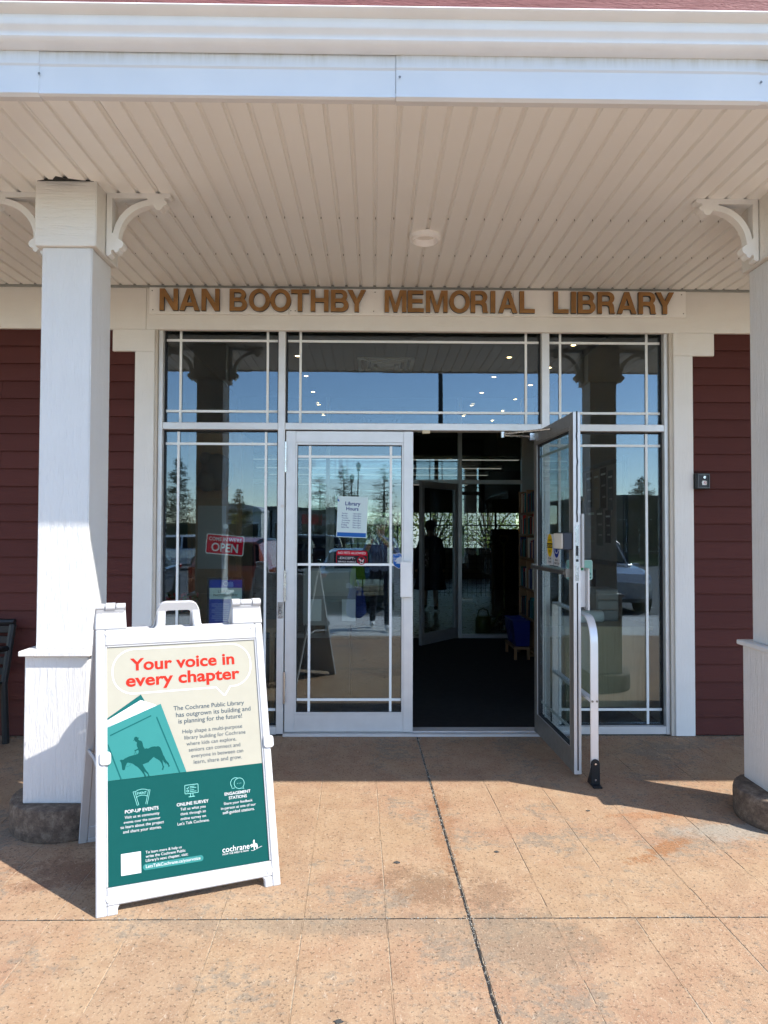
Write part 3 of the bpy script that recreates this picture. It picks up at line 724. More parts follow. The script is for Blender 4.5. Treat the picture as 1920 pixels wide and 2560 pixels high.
# ============================================================ SANDWICH BOARD
A0 = Vector((-1.036, -2.374, 0)); B0 = Vector((-.377, -2.124, 0))
ee = (B0 - A0).normalized(); pp = Vector((-ee.y, ee.x, 0)); SW = (B0 - A0).length
vf = (pp * .375 + Vector((0, 0, 1.147))); SL = vf.length; vf.normalize(); nf = ee.cross(vf).normalized()
vb = (pp * -.375 + Vector((0, 0, 1.147))).normalized(); nb = -ee.cross(vb).normalized()
def PF(u, v, w=0): return A0 + ee * (u - .015 * v) + vf * v + nf * w            # front leaf, w outward
def PB(u, v, w=0): return A0 + pp * .75 + ee * (u - .080 * (1 - v / SL) - .015 * v) + vb * v + nb * w  # back leaf
sb = thing('sandwich_board', 'white plastic A-frame sandwich board with a teal and cream poster', 'sandwich board', tuple((A0 + B0) / 2 + pp * .375))
def leaf(P, name):
    T = .030
    q = MB()
    def F(p, r, t): return P(p, r, t)
    # outer frame as rails around the recessed panel
    q.prism([(0, .0), (.0385, .0), (.0385, 1.086), (0, 1.086)], F, -T, 0)                         # left stile (outer)
    q.prism([(.672, 0), (SW, 0), (SW, 1.086), (.672, 1.086)], F, -T, 0)
    q.prism([(.0386, 1.0185), (.6719, 1.0185), (.6719, 1.086), (.0386, 1.086)], F, -T, 0)         # head
    q.prism([(.0386, .034), (.6719, .040), (.6719, .097), (.0386, .097)], F, -T, 0)               # bottom rail
    q.prism([(.0386, 0), (.078, 0), (.078, .024), (.086, .0339), (.0386, .0339)], F, -T, -.0005)
    q.prism([(.6719, 0), (.640, .0), (.640, .028), (.632, .0399), (.6719, .0399)], F, -T, -.0005)
    pn = part(name, q, M_plastic, sb, .004)
    # rounded lip standing just inside the opening
    lip = MB()
    for a, b in (((.0387, .098), (.0445, 1.0183)), ((.666, .098), (.6718, 1.0183))):
        lip.prism([a, (b[0], a[1]), b, (a[0], b[1])], F, -.018, -.004)
    lip.prism([(.0446, 1.012), (.6659, 1.012), (.6659, 1.0183), (.0446, 1.0183)], F, -.018, -.004)
    part('frame_lip', lip, M_plastic, pn, .002)
    part('recess_panel', MB().prism([(.0388, .0975), (.6717, .0975), (.6717, 1.0181), (.0388, 1.0181)], F, -.028, -.014), M_plastic, pn)
    # ears with hinge lugs
    for a, b in ((-.003, .124), (.572, SW + .003)):
        part('hinge_ear', MB().prism([(a, 1.0865), (b, 1.0865), (b - .004, 1.185), (a + .004, 1.185)], F, -T, 0), M_plastic, pn, .005)
        for c0, c1 in ((a + .004, a + .040), (a + .044, b - .044), (b - .040, b - .003)):
            mid = c0 > a + .03 and c1 < b - .03
            lg = MB(); lg.tube([P(c0, 1.190, -.018), P(c1, 1.190, -.018)], .0165 if mid != (a > .3) else .0135, 12)
            part('hinge_lug', lg, M_plastic, pn, 0, True)
    # carrying handle
    out = [(.236, 1.0866), (.246, 1.10), (.252, 1.165)] + arc(.288, 1.170, .034, 180, 90, 5) + arc(.392, 1.170, .034, 90, 0, 5) + [(.430, 1.165), (.436, 1.10), (.446, 1.0866)]
    inn = [(.281, 1.0866), (.283, 1.10), (.286, 1.152)] + arc(.298, 1.156, .012, 180, 90, 3) + arc(.384, 1.156, .012, 90, 0, 3) + [(.396, 1.152), (.400, 1.10), (.402, 1.0866)]
    hb = MB()
    po = out; pi = inn
    # resample both outlines to the same count
    def res(pl, n):
        d = [0]
        for i in range(1, len(pl)): d.append(d[-1] + (Vector(pl[i]) - Vector(pl[i - 1])).length)
        o = []
        for k in range(n):
            tt = d[-1] * k / (n - 1); j = max(i for i in range(len(d)) if d[i] <= tt + 1e-9); j = min(j, len(pl) - 2)
            f = (tt - d[j]) / (d[j + 1] - d[j]); o.append(Vector(pl[j]).lerp(Vector(pl[j + 1]), f))
        return o
    n = 25; po = res(out, n); pi = res(inn, n); vs = []
    for w0, w1, ins in ((-T + .004, -.003, 0),):
        for k in range(n):
            a, b = po[k], pi[k]; dd = (b - a)
            for tfrac, w in ((0, w0), (0, w1 - .005), (.16, w1), (.84, w1), (1, w1 - .005), (1, w0)):
                c = a + dd * tfrac; vs.append(P(c.x, c.y, w))
    fs = []
    for k in range(n - 1):
        for j in range(6): fs.append((k * 6 + j, k * 6 + (j + 1) % 6, (k + 1) * 6 + (j + 1) % 6, (k + 1) * 6 + j))
    hb.add(vs, fs); part('handle', hb, M_plastic, pn, 0, True)
    for u, v in ((.046, 1.072), (.661, 1.071), (.048, .058), (.663, .061)):
        k = MB(); c = P(u, v, -.002); ax = (P(0, 0, 1) - P(0, 0, 0))
        k.tube([c - ax * .004, c + ax * .004], .0135, 16); part('rivet_knob', k, M_plastic, pn, .002)
    return pn
fl = leaf(PF, 'front_leaf'); bl = leaf(PB, 'back_leaf')
for u in (.018, SW - .018):   # folding side braces
    a = PF(u, .50, -.03); b = PB(u, .50, -.03)
    part('side_brace', MB().tube([a, (a + b) / 2 + Vector((0, 0, .02)), b], .008, 6), M_plastic, sb)
# moulded maker's plate on the left ear
q = MB(); Fp = lambda x, y: PF(x, y, .0012)
stroke(q, rrect(.014, .112, 1.100, 1.168, .006), .0014, Fp, True)
add_text(q, 'SIGNICADE', .026, .096, 1.151, Fp, .01); add_text(q, 'DELUXE', .042, .084, 1.141, Fp)
for k in range(4): add_text(q, ['PLASTICADE PRODUCTS', 'www.plasticade.com', '(800) 772-0355', 'US PATENTS'][k], .030 + .004 * k, .094 - .004 * k, 1.132 - .008 * k, Fp)
part('moulded_plate', q, simple('embossed_grey', (.60, .58, .60), .5), fl)
for u, v in ((.030, .568), (.690, .567)):
    c = MB(); c.prism(rrect(-.022, .022, -.026, .026, .014), lambda p, r, t: PF(u + .006 + p, v + r, t), .0006, .007); part('poster_clip', c, M_plastic, fl, .002)
# ---- poster
po = part('poster', MB().prism([(.0446, .0985), (.6659, .0985), (.6659, 1.0118), (.0446, 1.0118)], lambda p, r, t: PF(p, r, t), -.0138, -.010), P_cream, sb)
lay = [-.0096]
def FP(lv): return lambda x, y: PF(x, y, -.0097 + .0004 * lv)
def pgraphic(name, mats, lv, polys=(), strokes=(), texts=()):
    q = MB(); fn = FP(lv)
    for p in polys: q.poly([fn(*c) for c in p])
    for pts, w, cl in strokes: stroke(q, pts, w, fn, cl)
    for t in texts:
        q2 = MB(); add_text(q2, *t[:4], fn, *t[4:]); part(name if not q.v else 'text_line', q2, mats, po)
    return part(name, q, mats, po) if q.v else None
pgraphic('teal_field', P_teal, 0, [[(.0446, .0985), (.6659, .0985), (.6659, .482), (.0446, .482)]])
bub = rrect(.066, .643, .811, 1.000, .085, 8)
bub = arc(.558, .915, .085, 0, 90, 8) + arc(.151, .915, .085, 90, 180, 8) + arc(.151, .900, .085, 180, 270, 8) + [(.487, .815), (.519, .780), (.524, .7795), (.548, .815)] + arc(.558, .900, .085, 275, 360, 8)
pgraphic('speech_bubble', P_white, 1, strokes=[(bub, .0065, True)])
pgraphic('headline', P_red, 2, texts=[('Your voice in', .136, .572, .911, .026, None, .051, 1.0), ('every chapter', .118, .592, .846, .026, None, .051, 1.0)])
tx = [('The Cochrane Public Library', .306, .603, .7325), ('has outgrown its building and', .315, .630, .7045), ('is planning for the future!', .3245, .591, .6775)]
tx = [(a, b, c, d, .006) for a, b, c, d in tx]
hl = ['Help shape a multi-purpose', 'library building for Cochrane', 'where kids can explore,', 'seniors can connect and', 'everyone in between can', 'learn, share and grow.']
wd = [.250, .2555, .207, .214, .216, .200]; xs = [.339, .346, .3535, .362, .371, .380]
for k in range(6): tx.append((hl[k], xs[k], xs[k] + wd[k], .6355 - .0251 * k, .0))
pgraphic('body_text', P_slate, 2, texts=tx)
# book
pgraphic('book_back_cover', P_teal3, 2, [[(.0446, .724), (.1763, .809), (.2, .764), (.0446, .68)]])
pgraphic('book_pages', P_white, 3, [[(.0446, .716), (.174, .786), (.182, .784), (.222, .768), (.2455, .755), (.0446, .668)]])
pgraphic('book_page_lines', P_slate, 4, strokes=[([(.0446, .706), (.188, .781)], .0012, False), ([(.0446, .697), (.202, .7755)], .0012, False), ([(.0446, .689), (.216, .769)], .0012, False)])
pgraphic('book_cover', P_teal2, 4, [[(.0446, .6875), (.2545, .7645), (.349, .4822), (.0446, .4822)]])
pgraphic('cover_lines', P_teal3, 5, strokes=[([(.055, .655), (.2155, .7195)], .0052, False), ([(.2365, .712), (.3215, .4824)], .0052, False), ([(.0455, .622), (.095, .4824)], .0052, False)])
HORSE = [(0.0899,0.5558),(0.0945,0.5553),(0.0946,0.5584),(0.1,0.5563),(0.1054,0.5569),(0.1086,0.56),(0.1172,0.5635),(0.1282,0.5674),(0.1392,0.5694),(0.1455,0.5703),(0.1581,0.5721),(0.1621,0.5756),(0.1638,0.581),(0.1628,0.5875),(0.1607,0.5885),(0.152,0.5847),(0.1496,0.5833),(0.147,0.5868),(0.1481,0.5891),(0.1553,0.5915),(0.1601,0.5942),(0.1604,0.5961),(0.1574,0.6025),(0.1561,0.6106),(0.1576,0.6169),(0.1573,0.6202),(0.1542,0.6205),(0.1503,0.6241),(0.1488,0.6278),(0.1464,0.6269),(0.1432,0.6264),(0.1435,0.628),(0.1472,0.6303),(0.1465,0.6349),(0.149,0.6395),(0.1537,0.6415),(0.1585,0.6397),(0.1616,0.6358),(0.1656,0.6367),(0.1667,0.6358),(0.1639,0.6332),(0.1626,0.6317),(0.163,0.6284),(0.1662,0.6252),(0.1717,0.624),(0.1764,0.6206),(0.1792,0.6139),(0.1809,0.6033),(0.1831,0.5974),(0.187,0.5906),(0.1901,0.5903),(0.1926,0.5924),(0.1957,0.5905),(0.2013,0.5896),(0.2078,0.5932),(0.2158,0.5953),(0.2255,0.5957),(0.2327,0.5939),(0.2367,0.5951),(0.2416,0.5946),(0.2471,0.5907),(0.2502,0.5848),(0.2547,0.573),(0.2591,0.558),(0.2638,0.5511),(0.266,0.5428),(0.2721,0.5325),(0.28,0.5236),(0.2806,0.518),(0.2837,0.5128),(0.2803,0.5092),(0.2776,0.5095),(0.2777,0.5151),(0.2726,0.522),(0.2679,0.5274),(0.2693,0.5184),(0.2655,0.526),(0.26,0.5315),(0.257,0.539),(0.2557,0.5375),(0.2573,0.523),(0.2588,0.5164),(0.2618,0.5113),(0.2577,0.507),(0.2595,0.5028),(0.2527,0.4996),(0.252,0.5029),(0.2545,0.5073),(0.2554,0.5128),(0.2533,0.5218),(0.2495,0.5302),(0.2441,0.538),(0.2354,0.5446),(0.2307,0.5475),(0.2213,0.5549),(0.2115,0.5464),(0.2042,0.5408),(0.2025,0.537),(0.1969,0.5353),(0.1778,0.5303),(0.1854,0.5152),(0.1915,0.505),(0.1992,0.4947),(0.2014,0.4874),(0.204,0.4831),(0.2004,0.4796),(0.197,0.4796),(0.1982,0.4854),(0.196,0.4911),(0.1851,0.5018),(0.1828,0.5029),(0.185,0.4948),(0.1896,0.4872),(0.1887,0.4823),(0.189,0.48226),(0.1827,0.48226),(0.1835,0.484),(0.1825,0.4896),(0.1757,0.5006),(0.168,0.5117),(0.1572,0.5239),(0.1495,0.5287),(0.1402,0.5373),(0.1309,0.541),(0.1216,0.5436),(0.1177,0.5417),(0.1153,0.5357),(0.1113,0.5283),(0.1101,0.5191),(0.1073,0.5166),(0.1034,0.5164),(0.0993,0.52),(0.0989,0.5297),(0.0975,0.5393),(0.096,0.5473),(0.0922,0.5524)]
pgraphic('horse_and_rider', P_teal, 5, [HORSE], [([(.1500, .584), (.1462, .571)], .0009, False), ([(.1500, .584), (.1555, .572)], .0014, False), ([(.1115, .5275), (.120, .529), (.126, .5295), (.131, .534), (.134, .539)], .0008, False)])
# icons
ic = []
ic += [([(.139, .430), (.155, .376), (.1605, .378), (.146, .431), (.139, .430)], .0017, False), ([(.2045, .430), (.192, .377), (.1865, .379), (.1985, .431), (.2045, .430)], .0017, False)]
ic += [([(.1455, .428), (.158, .4345), (.172, .4365), (.186, .4345), (.1985, .429)], .0017, False), ([(.150, .407), (.160, .412), (.172, .4135), (.184, .412), (.1945, .407)], .0017, False)]
ic += [(rrect(.340, .393, .397, .430, .002, 2), .002, True), ([(.362, .397), (.361, .385)], .002, False), ([(.371, .397), (.372, .385)], .002, False), ([(.354, .384), (.379, .384)], .0024, False)]
ic += [([(.347, .419), (.350, .415), (.356, .422)], .0022, False), (rrect(.3475, .3545, .4035, .4105, .001, 1), .0018, True)] + [([(.3595, y), (.3595 + w, y)], .0019, False) for y, w in ((.423, .019), (.4175, .026), (.4095, .017), (.4035, .026))]
ic += [(arc(.5465, .415, .0205, 60, 215, 14) + [(.531, .395), (.543, .3955)], .002, False), (arc(.562, .412, .021, -50, 235, 22) + [(.560, .3905), (.5705, .392), (.5815, .389), (.577, .3965)], .002, True)]
pgraphic('icons', P_mint, 2, strokes=ic, polys=[arc(.555 + .0068 * k, .412, .0013, 0, 330, 8) for k in range(3)], texts=[('EVENT', .1535, .191, .4175, .005)])
bt = [('POP-UP EVENTS', .108, .2352, .3525, .014), ('ONLINE SURVEY', .306, .433, .3535, .014), ('ENGAGEMENT', .499, .607, .3705, .014), ('STATIONS', .5155, .5905, .3535, .014)]
for ln, c, y in (('Visit us at community', .1725, .3335), ('events over the summer', .1725, .3160), ('to learn about the project', .1725, .2985), ('and share your stories.', .1725, .2810), ('Tell us what you', .3695, .3355), ('think through an', .3695, .3175), ('online survey on', .3695, .2995), ("Let's Talk Cochrane.", .3695, .2815), ('Share your feedback', .5535, .3345), ('in-person at one of our', .5535, .3170), ('self-guided stations.', .5535, .2995)):
    w = len(ln) * .00628; bt.append((ln, c - w / 2, c + w / 2, y, .002))
bt += [('To learn more & help us', .1825, .3195, .1965, .004), ('write the Cochrane Public', .1825, .334, .1815, .004), ("Library's next chapter, visit:", .1825, .343, .1665, .004)]
pgraphic('event_text', P_white, 2, texts=bt)
pgraphic('address_pill', P_teal2, 2, [rrect(.1715, .4025, .1375, .1595, .0109, 5)])
pgraphic('address_text', P_white, 3, texts=[('LetsTalkCochrane.ca/yourvoice', .1825, .3905, .1445, .006)])
pgraphic('blank_square', P_white, 2, [[(.0915, .131), (.165, .131), (.165, .208), (.0915, .208)]])
sl_ = [(.594, .147), (.602, .145), (.622, .1515), (.640, .157)]
rd = [(.5905, .166), (.596, .170), (.600, .171), (.605, .1695), (.6055, .1735), (.604, .178), (.6065, .1845), (.6095, .186), (.6115, .184), (.611, .179), (.613, .172), (.618, .1705), (.6215, .166), (.6225, .158), (.6195, .149), (.617, .149), (.6165, .158), (.611, .159), (.6095, .148), (.606, .1475), (.6055, .158), (.600, .161), (.5965, .157), (.5945, .158), (.5955, .1625), (.592, .164)]
pgraphic('town_logo', P_white, 2, [rd], [(sl_, .0016, False)], [('cochrane', .4785, .589, .1555, .008), ('HOW THE WEST IS NOW', .4785, .585, .1455, .012)])

# ============================================================ NOTICES AND STICKERS
def decal(name, label, cat, loc, outline, fn, base, thick=.0012):
    """thin printed sheet; fn(x,y,w) maps its own plane to the world"""
    q = MB(); q.prism(outline, lambda p, r, t: fn(p, r, t), -thick, 0)
    t = thing(name, label, cat, loc); part('sheet', q, base, t); return t
def deco(t, name, mats, fn, lv, polys=(), strokes=(), texts=()):
    q = MB(); f2 = lambda x, y: fn(x, y, .0003 * lv)
    for p in polys: q.poly([f2(*c) for c in p])
    for pts, w, cl in strokes: stroke(q, pts, w, f2, cl)
    for tt in texts: add_text(q, *tt[:4], f2, *tt[4:])
    return part(name, q, mats, t)
def plane(cx, cy, cz, rot):
    c, s = math.cos(rot), math.sin(rot)
    return lambda x, y, w: Vector((cx + x * c - y * s, cy - w, cz + x * s + y * c))
# open sign, hanging behind the left side glass
fn = plane(-1.077, .078, 1.349, R(-4.6))
t = thing('open_sign', 'red and white hanging sign reading COME IN WE\'RE OPEN in the left window', 'sign', (-1.077, .092, 1.27))
part('border', MB().prism(rrect(-.138, .138, -.073, .073, .016), lambda p, r, u: fn(p, r, u), -.003, 0), P_white, t)
deco(t, 'red_field', P_crim, fn, 1, [rrect(-.131, .131, -.066, .066, .010)])
deco(t, 'lettering', P_white, fn, 2, texts=[("COME IN WE'RE", -.118, .118, .026, .02, None, .026), ('OPEN', -.096, .096, -.050, .024, None, .062)])
part('cord', MB().tube([fn(-.068, .066, 0), (-1.072, .090, 1.475), fn(.072, .066, 0)], .0012, 5), P_grey, t)
part('suction_cup', MB().lathe([(.018, 0), (.012, .006), (.005, .014)], (-1.072, .0765, 1.482), 16, 'Y'), simple('clear_cup', (.5, .52, .52), .2), t, 0, True)
# hours notice on the door
fn = plane(-.155, .0065, 1.552, R(-2.0))
t = decal('hours_notice', 'pale paper notice headed Library Hours taped to the closed door', 'notice', (-.155, .05, 1.43), [(-.109, -.146), (.106, -.146), (.106, .146), (-.109, .146)], fn, flat('notice_paper', (.62, .74, .74)))
deco(t, 'heading', P_navy, fn, 1, texts=[('Library', -.054, .054, .083, .02), ('Hours', -.046, .042, .047, .02)])
days = ['Sunday', 'Monday', 'Tuesday', 'Wednesday', 'Thursday', 'Friday', 'Saturday']; hrs = ['12pm-5pm', '10am-8pm', '10am-8pm', '10am-8pm', '10am-8pm', '10am-6pm', '10am-5pm']
deco(t, 'hours_list', P_navy, fn, 1, texts=[(d, -.076, -.076 + len(d) * .0068, .020 - .0165 * k, .004) for k, d in enumerate(days)] + [(h, .004, .062, .020 - .0165 * k, .004) for k, h in enumerate(hrs)])
deco(t, 'blue_band', P_blue, fn, 1, [[(-.105, -.142), (.102, -.142), (.102, -.112), (-.105, -.112)], [(-.109, .128), (-.109, .112), (-.097, .104), (-.097, .118)]])
# no pets sticker
fn = plane(-.158, .0135, 1.262, R(-1.2))
t = decal('no_pets_sticker', 'dark door sticker with a red band reading NO PETS ALLOWED', 'sticker', (-.158, .015, 1.21), rrect(-.111, .111, -.051, .051, .014), fn, flat('sticker_dark', (.03, .025, .03)))
deco(t, 'red_band', P_crim, fn, 1, [arc(.097, .037, .014, 0, 90, 5) + arc(-.097, .037, .014, 90, 180, 5) + [(-.111, .015), (.111, .015)]], [(rrect(-.110, .110, -.050, .050, .014), .003, True)])
deco(t, 'lettering', P_white, fn, 2, texts=[('NO PETS ALLOWED', -.099, .099, .025, .014, None, .017), ('-EXCEPT-', -.094, .024, -.012, .012, None, .017), ('SERVICE ANIMALS', -.099, .030, -.036, .012, None, .011)])
dog = [(-.022, .008), (-.016, .014), (-.010, .012), (-.006, .006), (.006, .004), (.016, .010), (.018, .007), (.013, .000), (.014, -.010), (.010, -.016), (.006, -.008), (-.003, -.006), (-.008, -.016), (-.013, -.014), (-.010, -.002), (-.016, .004)]
deco(t, 'dog_mark', P_white, fn, 2, [[(.070 + x, -.020 + y) for x, y in dog]])
deco(t, 'barred_ring', P_crim, fn, 3, strokes=[(arc(.070, -.020, .028, 0, 345, 24), .005, True), ([(.052, -.038), (.088, -.002)], .004, False)])
# security shield
fn = plane(.178, .0085, 1.240, 0)
sh = [(-.044, .050), (-.020, .050), (0, .056), (.020, .050), (.044, .050), (.042, -.020), (.030, -.040), (0, -.058), (-.030, -.040), (-.042, -.020)]
t = decal('security_sticker', 'blue shield-shaped security sticker beside the closed door handle', 'sticker', (.178, .015, 1.18), sh, fn, P_white)
deco(t, 'blue_field', P_blue, fn, 1, [[(x * .93, y * .93) for x, y in sh]])
hd = [(-.022, -.018), (.012, -.022), (.016, -.010), (.026, -.012), (.028, .004), (.022, .020), (.010, .034), (.004, .036), (.008, .028), (-.006, .022), (-.016, .014), (-.020, .006), (-.028, -.002), (-.024, -.008), (-.010, -.006)]
deco(t, 'helmet_mark', flat('shield_silver', (.55, .60, .66)), fn, 2, [hd])
deco(t, 'lettering', P_white, fn, 3, texts=[('PROTECTED BY', -.030, .030, .038, .004), ('GUARDIAN', -.039, .039, .012, .016), ('SECURITY', -.036, .036, -.004, .016)])
# stickers on the open leaf, seen from inside
def dplane(x, zc):
    def f(a, b, w):
        p = D2(x + a * 1.35, .0235 + w + .0005, zc + b); return Vector((HX + p[0], HY + p[1], p[2]))
    return f
fn = dplane(.335, 1.335)
t = decal('caution_sticker', 'yellow oval CAUTION AUTOMATIC DOOR sticker on the open door glass', 'sticker', tuple(fn(0, -.1, 0)), rrect(-.052, .052, -.105, .100, .004), fn, flat('sticker_backing', (.55, .53, .52)))
deco(t, 'yellow_oval', P_yel, fn, 1, [[(.049 * math.cos(a * .2617), .025 + .078 * math.sin(a * .2617)) for a in range(24)]])
deco(t, 'black_band', P_blk, fn, 2, [[(-.049, .008), (.049, .008), (.049, .040), (-.049, .040)]], texts=[('AUTOMATIC', -.037, .037, .052, .016, None, .016), ('DOOR', -.017, .017, -.022, .016, None, .016), ('TWO-WAY', -.030, .030, -.070, .016, None, .014), ('TRAFFIC', -.027, .027, -.092, .016, None, .014)])
deco(t, 'caution_word', P_yel, fn, 3, texts=[('CAUTION', -.045, .045, .014, .02, None, .019)])
fn = dplane(.492, 1.335)
t = decal('access_sticker', 'blue oval wheelchair sticker beside the yellow one on the open door', 'sticker', tuple(fn(0, -.1, 0)), rrect(-.052, .052, -.105, .100, .004), fn, MATS['sticker_backing'])
deco(t, 'blue_oval', P_navy, fn, 1, [[(.049 * math.cos(a * .2617), .025 + .078 * math.sin(a * .2617)) for a in range(24)]])
deco(t, 'wheelchair_mark', P_white, fn, 2, [arc(-.004, .072, .008, 0, 340, 10)], [(arc(.0, .002, .026, 150, 370, 14), .006, False), ([(-.004, .060), (-.002, .024), (.020, .022), (.032, -.008), (.040, -.004)], .008, False)])
deco(t, 'lettering', P_blk, fn, 2, texts=[('MANUAL', -.024, .024, -.074, .016, None, .013), ('AUTOMATIC DOOR', -.046, .046, -.094, .014, None, .012)])
# mint decal on the right side window
fn = plane(1.49, GY - .001, 1.175, 0)
t = decal('window_decal', 'mint green square decal with rounded corners low in the right window', 'decal', (1.49, .055, 1.10), rrect(-.095, .095, -.072, .072, .014), fn, P_mintglass)
deco(t, 'white_edge', flat('decal_edge', (.55, .72, .66)), fn, 1, strokes=[(rrect(-.092, .092, -.069, .069, .013), .005, True)])
deco(t, 'lettering', P_slate, fn, 1, texts=[('LD', .036, .083, -.040, .016, None, .025), ('EM', .050, .083, -.062, .004, None, .014)])
deco(t, 'green_leaf', P_green, fn, 1, [arc(-.0, .02, .03, 180, 360, 12)])

# ============================================================ DOOR GUARD RAIL, KEY BOX, BENCH
gr = thing('door_guard_rail', 'bent flat aluminium guard rail with black foot beside the open door', 'rail', (1.27, -.9, 0))
def strip(path, hw, th2, axis=(1, 0, 0)):
    """flat bar of half width hw along x, thickness th2, following a path in the y-z plane"""
    q = MB(); vs = []; n = len(path)
    for i, (y, zz) in enumerate(path):
        a = Vector(path[max(i - 1, 0)]); b = Vector(path[min(i + 1, n - 1)]); d = (b - a).normalized(); nn = Vector((-d.y, d.x)) * th2 / 2
        for sx, sn in ((-1, -1), (1, -1), (1, 1), (-1, 1)): vs.append((1.272 + sx * hw, y + sn * nn.x, zz + sn * nn.y))
    fs = [(3, 2, 1, 0), ((n - 1) * 4, (n - 1) * 4 + 1, (n - 1) * 4 + 2, (n - 1) * 4 + 3)]
    for i in range(n - 1):
        for k in range(4): fs.append((i * 4 + k, i * 4 + (k + 1) % 4, (i + 1) * 4 + (k + 1) % 4, (i + 1) * 4 + k))
    q.add(vs, fs); return q
bend = [(-.98, .085), (-.98, .45), (-.98, .81)] + [(-.85 + .13 * math.cos(R(a)), .81 + .145 * math.sin(R(a))) for a in range(165, 89, -15)] + [(-.10, .955)]
M_rail = simple('rail_aluminium', (.80, .79, .78), .34, .35, var=.04)
part('bent_rail', strip(bend, .0225, .014), M_rail, gr, .0025, True)
part('lower_rail', MB().box(1.2545, 1.2895, -.9725, -.10, .465, .485), M_rail, gr, .002)
part('wall_post', strip([(-.0955, .03), (-.0955, .9475)], .0225, .010), M_rail, gr, .002)
for x in (1.259, 1.285): part('bolt', MB().lathe([(.006, -.005), (.006, 0)], (x, -.987, .478), 10, 'Y'), M_screw, gr)
fo = MB(); fo.prism([(1.246, .0005), (1.298, .0005), (1.298, .115)] + [(1.272 + .026 * math.cos(R(a)), .125 + .026 * math.sin(R(a))) for a in range(0, 181, 30)] + [(1.246, .115)], fY, -.999, -.9885)
fo.box(1.246, 1.298, -1.045, -.9995, .0005, .010)
fo.add([(1.2455, -.999, .002), (1.2455, -.93, .002), (1.2455, -.999, .11), (1.2445, -.999, .002), (1.2445, -.93, .002), (1.2445, -.999, .11)], [(0, 1, 2), (5, 4, 3)])
ft = part('foot_plate', fo, M_bmetal, gr, .002)
for x, zz in ((1.272, .125), (1.272, .035)): part('bolt', MB().lathe([(.006, -.004), (.006, 0)], (x, -.9995, zz), 10, 'Y'), M_chrome, ft)
part('back_foot', MB().box(1.245, 1.30, -.135, -.04, .0005, .03), M_bmetal, gr, .004)

kb = thing('key_box', 'small dark fire department key box mounted on the red siding', 'key box', (2.34, -.02, 1.76))
part('case', MB().box(2.290, 2.392, -.062, -.0165, 1.759, 1.872), simple('key_box_paint', (.035, .036, .038), .5, .3), kb, .004)
q = MB(); 
for a in ((2.302, 2.308, 1.766, 1.866), (2.380, 2.386, 1.766, 1.866), (2.308, 2.380, 1.860, 1.866), (2.308, 2.380, 1.766, 1.772)): q.box(a[0], a[1], -.068, -.0622, a[2], a[3])
part('rim', q, simple('key_box_rim', (.09, .09, .09), .4, .5), kb)
lk = part('lock', MB().lathe([(.0095, -.0685), (.0105, -.0622)], (2.350, 0, 1.842), 16, 'Y'), M_chrome, kb, 0, True)
part('keyhole', MB().box(2.350, 2.357, -.0692, -.0687, 1.840, 1.843), M_black, lk)
fn = plane(2.350, -.0628, 1.803, 0)
tg = part('tag', MB().prism([(-.018, .004), (-.012, .016), (.014, .013), (.017, -.004), (.014, -.016), (-.015, -.016)], lambda p, r, u: fn(p, r, u), 0, .0012), M_paper, kb)
q = MB(); add_text(q, 'FD', -.004, .014, -.010, lambda x, y: fn(x, y, .0016), .01, None, .020); part('lettering', q, P_crim, tg)

bn = thing('bench', 'black metal slatted bench against the red wall at the left edge', 'bench', (-3.05, -.35, 0))
for x in (-2.50, -3.62):
    part('leg', MB().tube([(x, -.17, .0), (x - .02, -.17, .40), (x + .01, -.12, .80)], .024, 8), M_bmetal, bn, 0, True)
    part('leg', MB().tube([(x, -.58, .0), (x, -.58, .42)], .022, 8), M_bmetal, bn, 0, True)
    part('arm_rest', MB().tube([(x - .01, -.14, .64), (x, -.45, .65), (x, -.60, .62), (x, -.58, .40)], .018, 8), M_bmetal, bn, 0, True)
for k in range(5): part('back_slat', MB().box(-3.60, -2.52, -.155 + .012 * k, -.14 + .012 * k, .46 + .07 * k, .51 + .07 * k), M_bmetal, bn, .003)
for k in range(6): part('seat_slat', MB().box(-3.60, -2.52, -.58 + .072 * k, -.52 + .072 * k, .405, .422), M_bmetal, bn, .003)
part('top_rail', MB().tube([(-3.64, -.105, .815), (-2.485, -.105, .815)], .022, 8), M_bmetal, bn, 0, True)
# bits of litter and gum on the paving
for k, (x, y, r0) in enumerate(((.105, -1.93, .013), (.56, -1.83, .011), (-.10, -2.94, .012), (1.12, -1.36, .010))):
    q = MB(); q.prism([(x + r0 * (1 + .35 * math.sin(3 * a + k)) * math.cos(R(a * 30)), y + r0 * .75 * (1 + .3 * math.cos(2 * a + k)) * math.sin(R(a * 30))) for a in range(12)], fZ, .0005, .003)
    solo('gum_spot', q, simple('gum_grey_%d' % k, (.05, .05, .048), .8), ['flattened dark gum spot on the paving left of the long joint', 'flattened dark gum spot on the paving in front of the doorway', 'brownish gum spot on the paving at the bottom edge', 'thin dark scuff spot on the paving before the open door'][k], 'gum spot', (x, y, 0), 'spots on the paving')

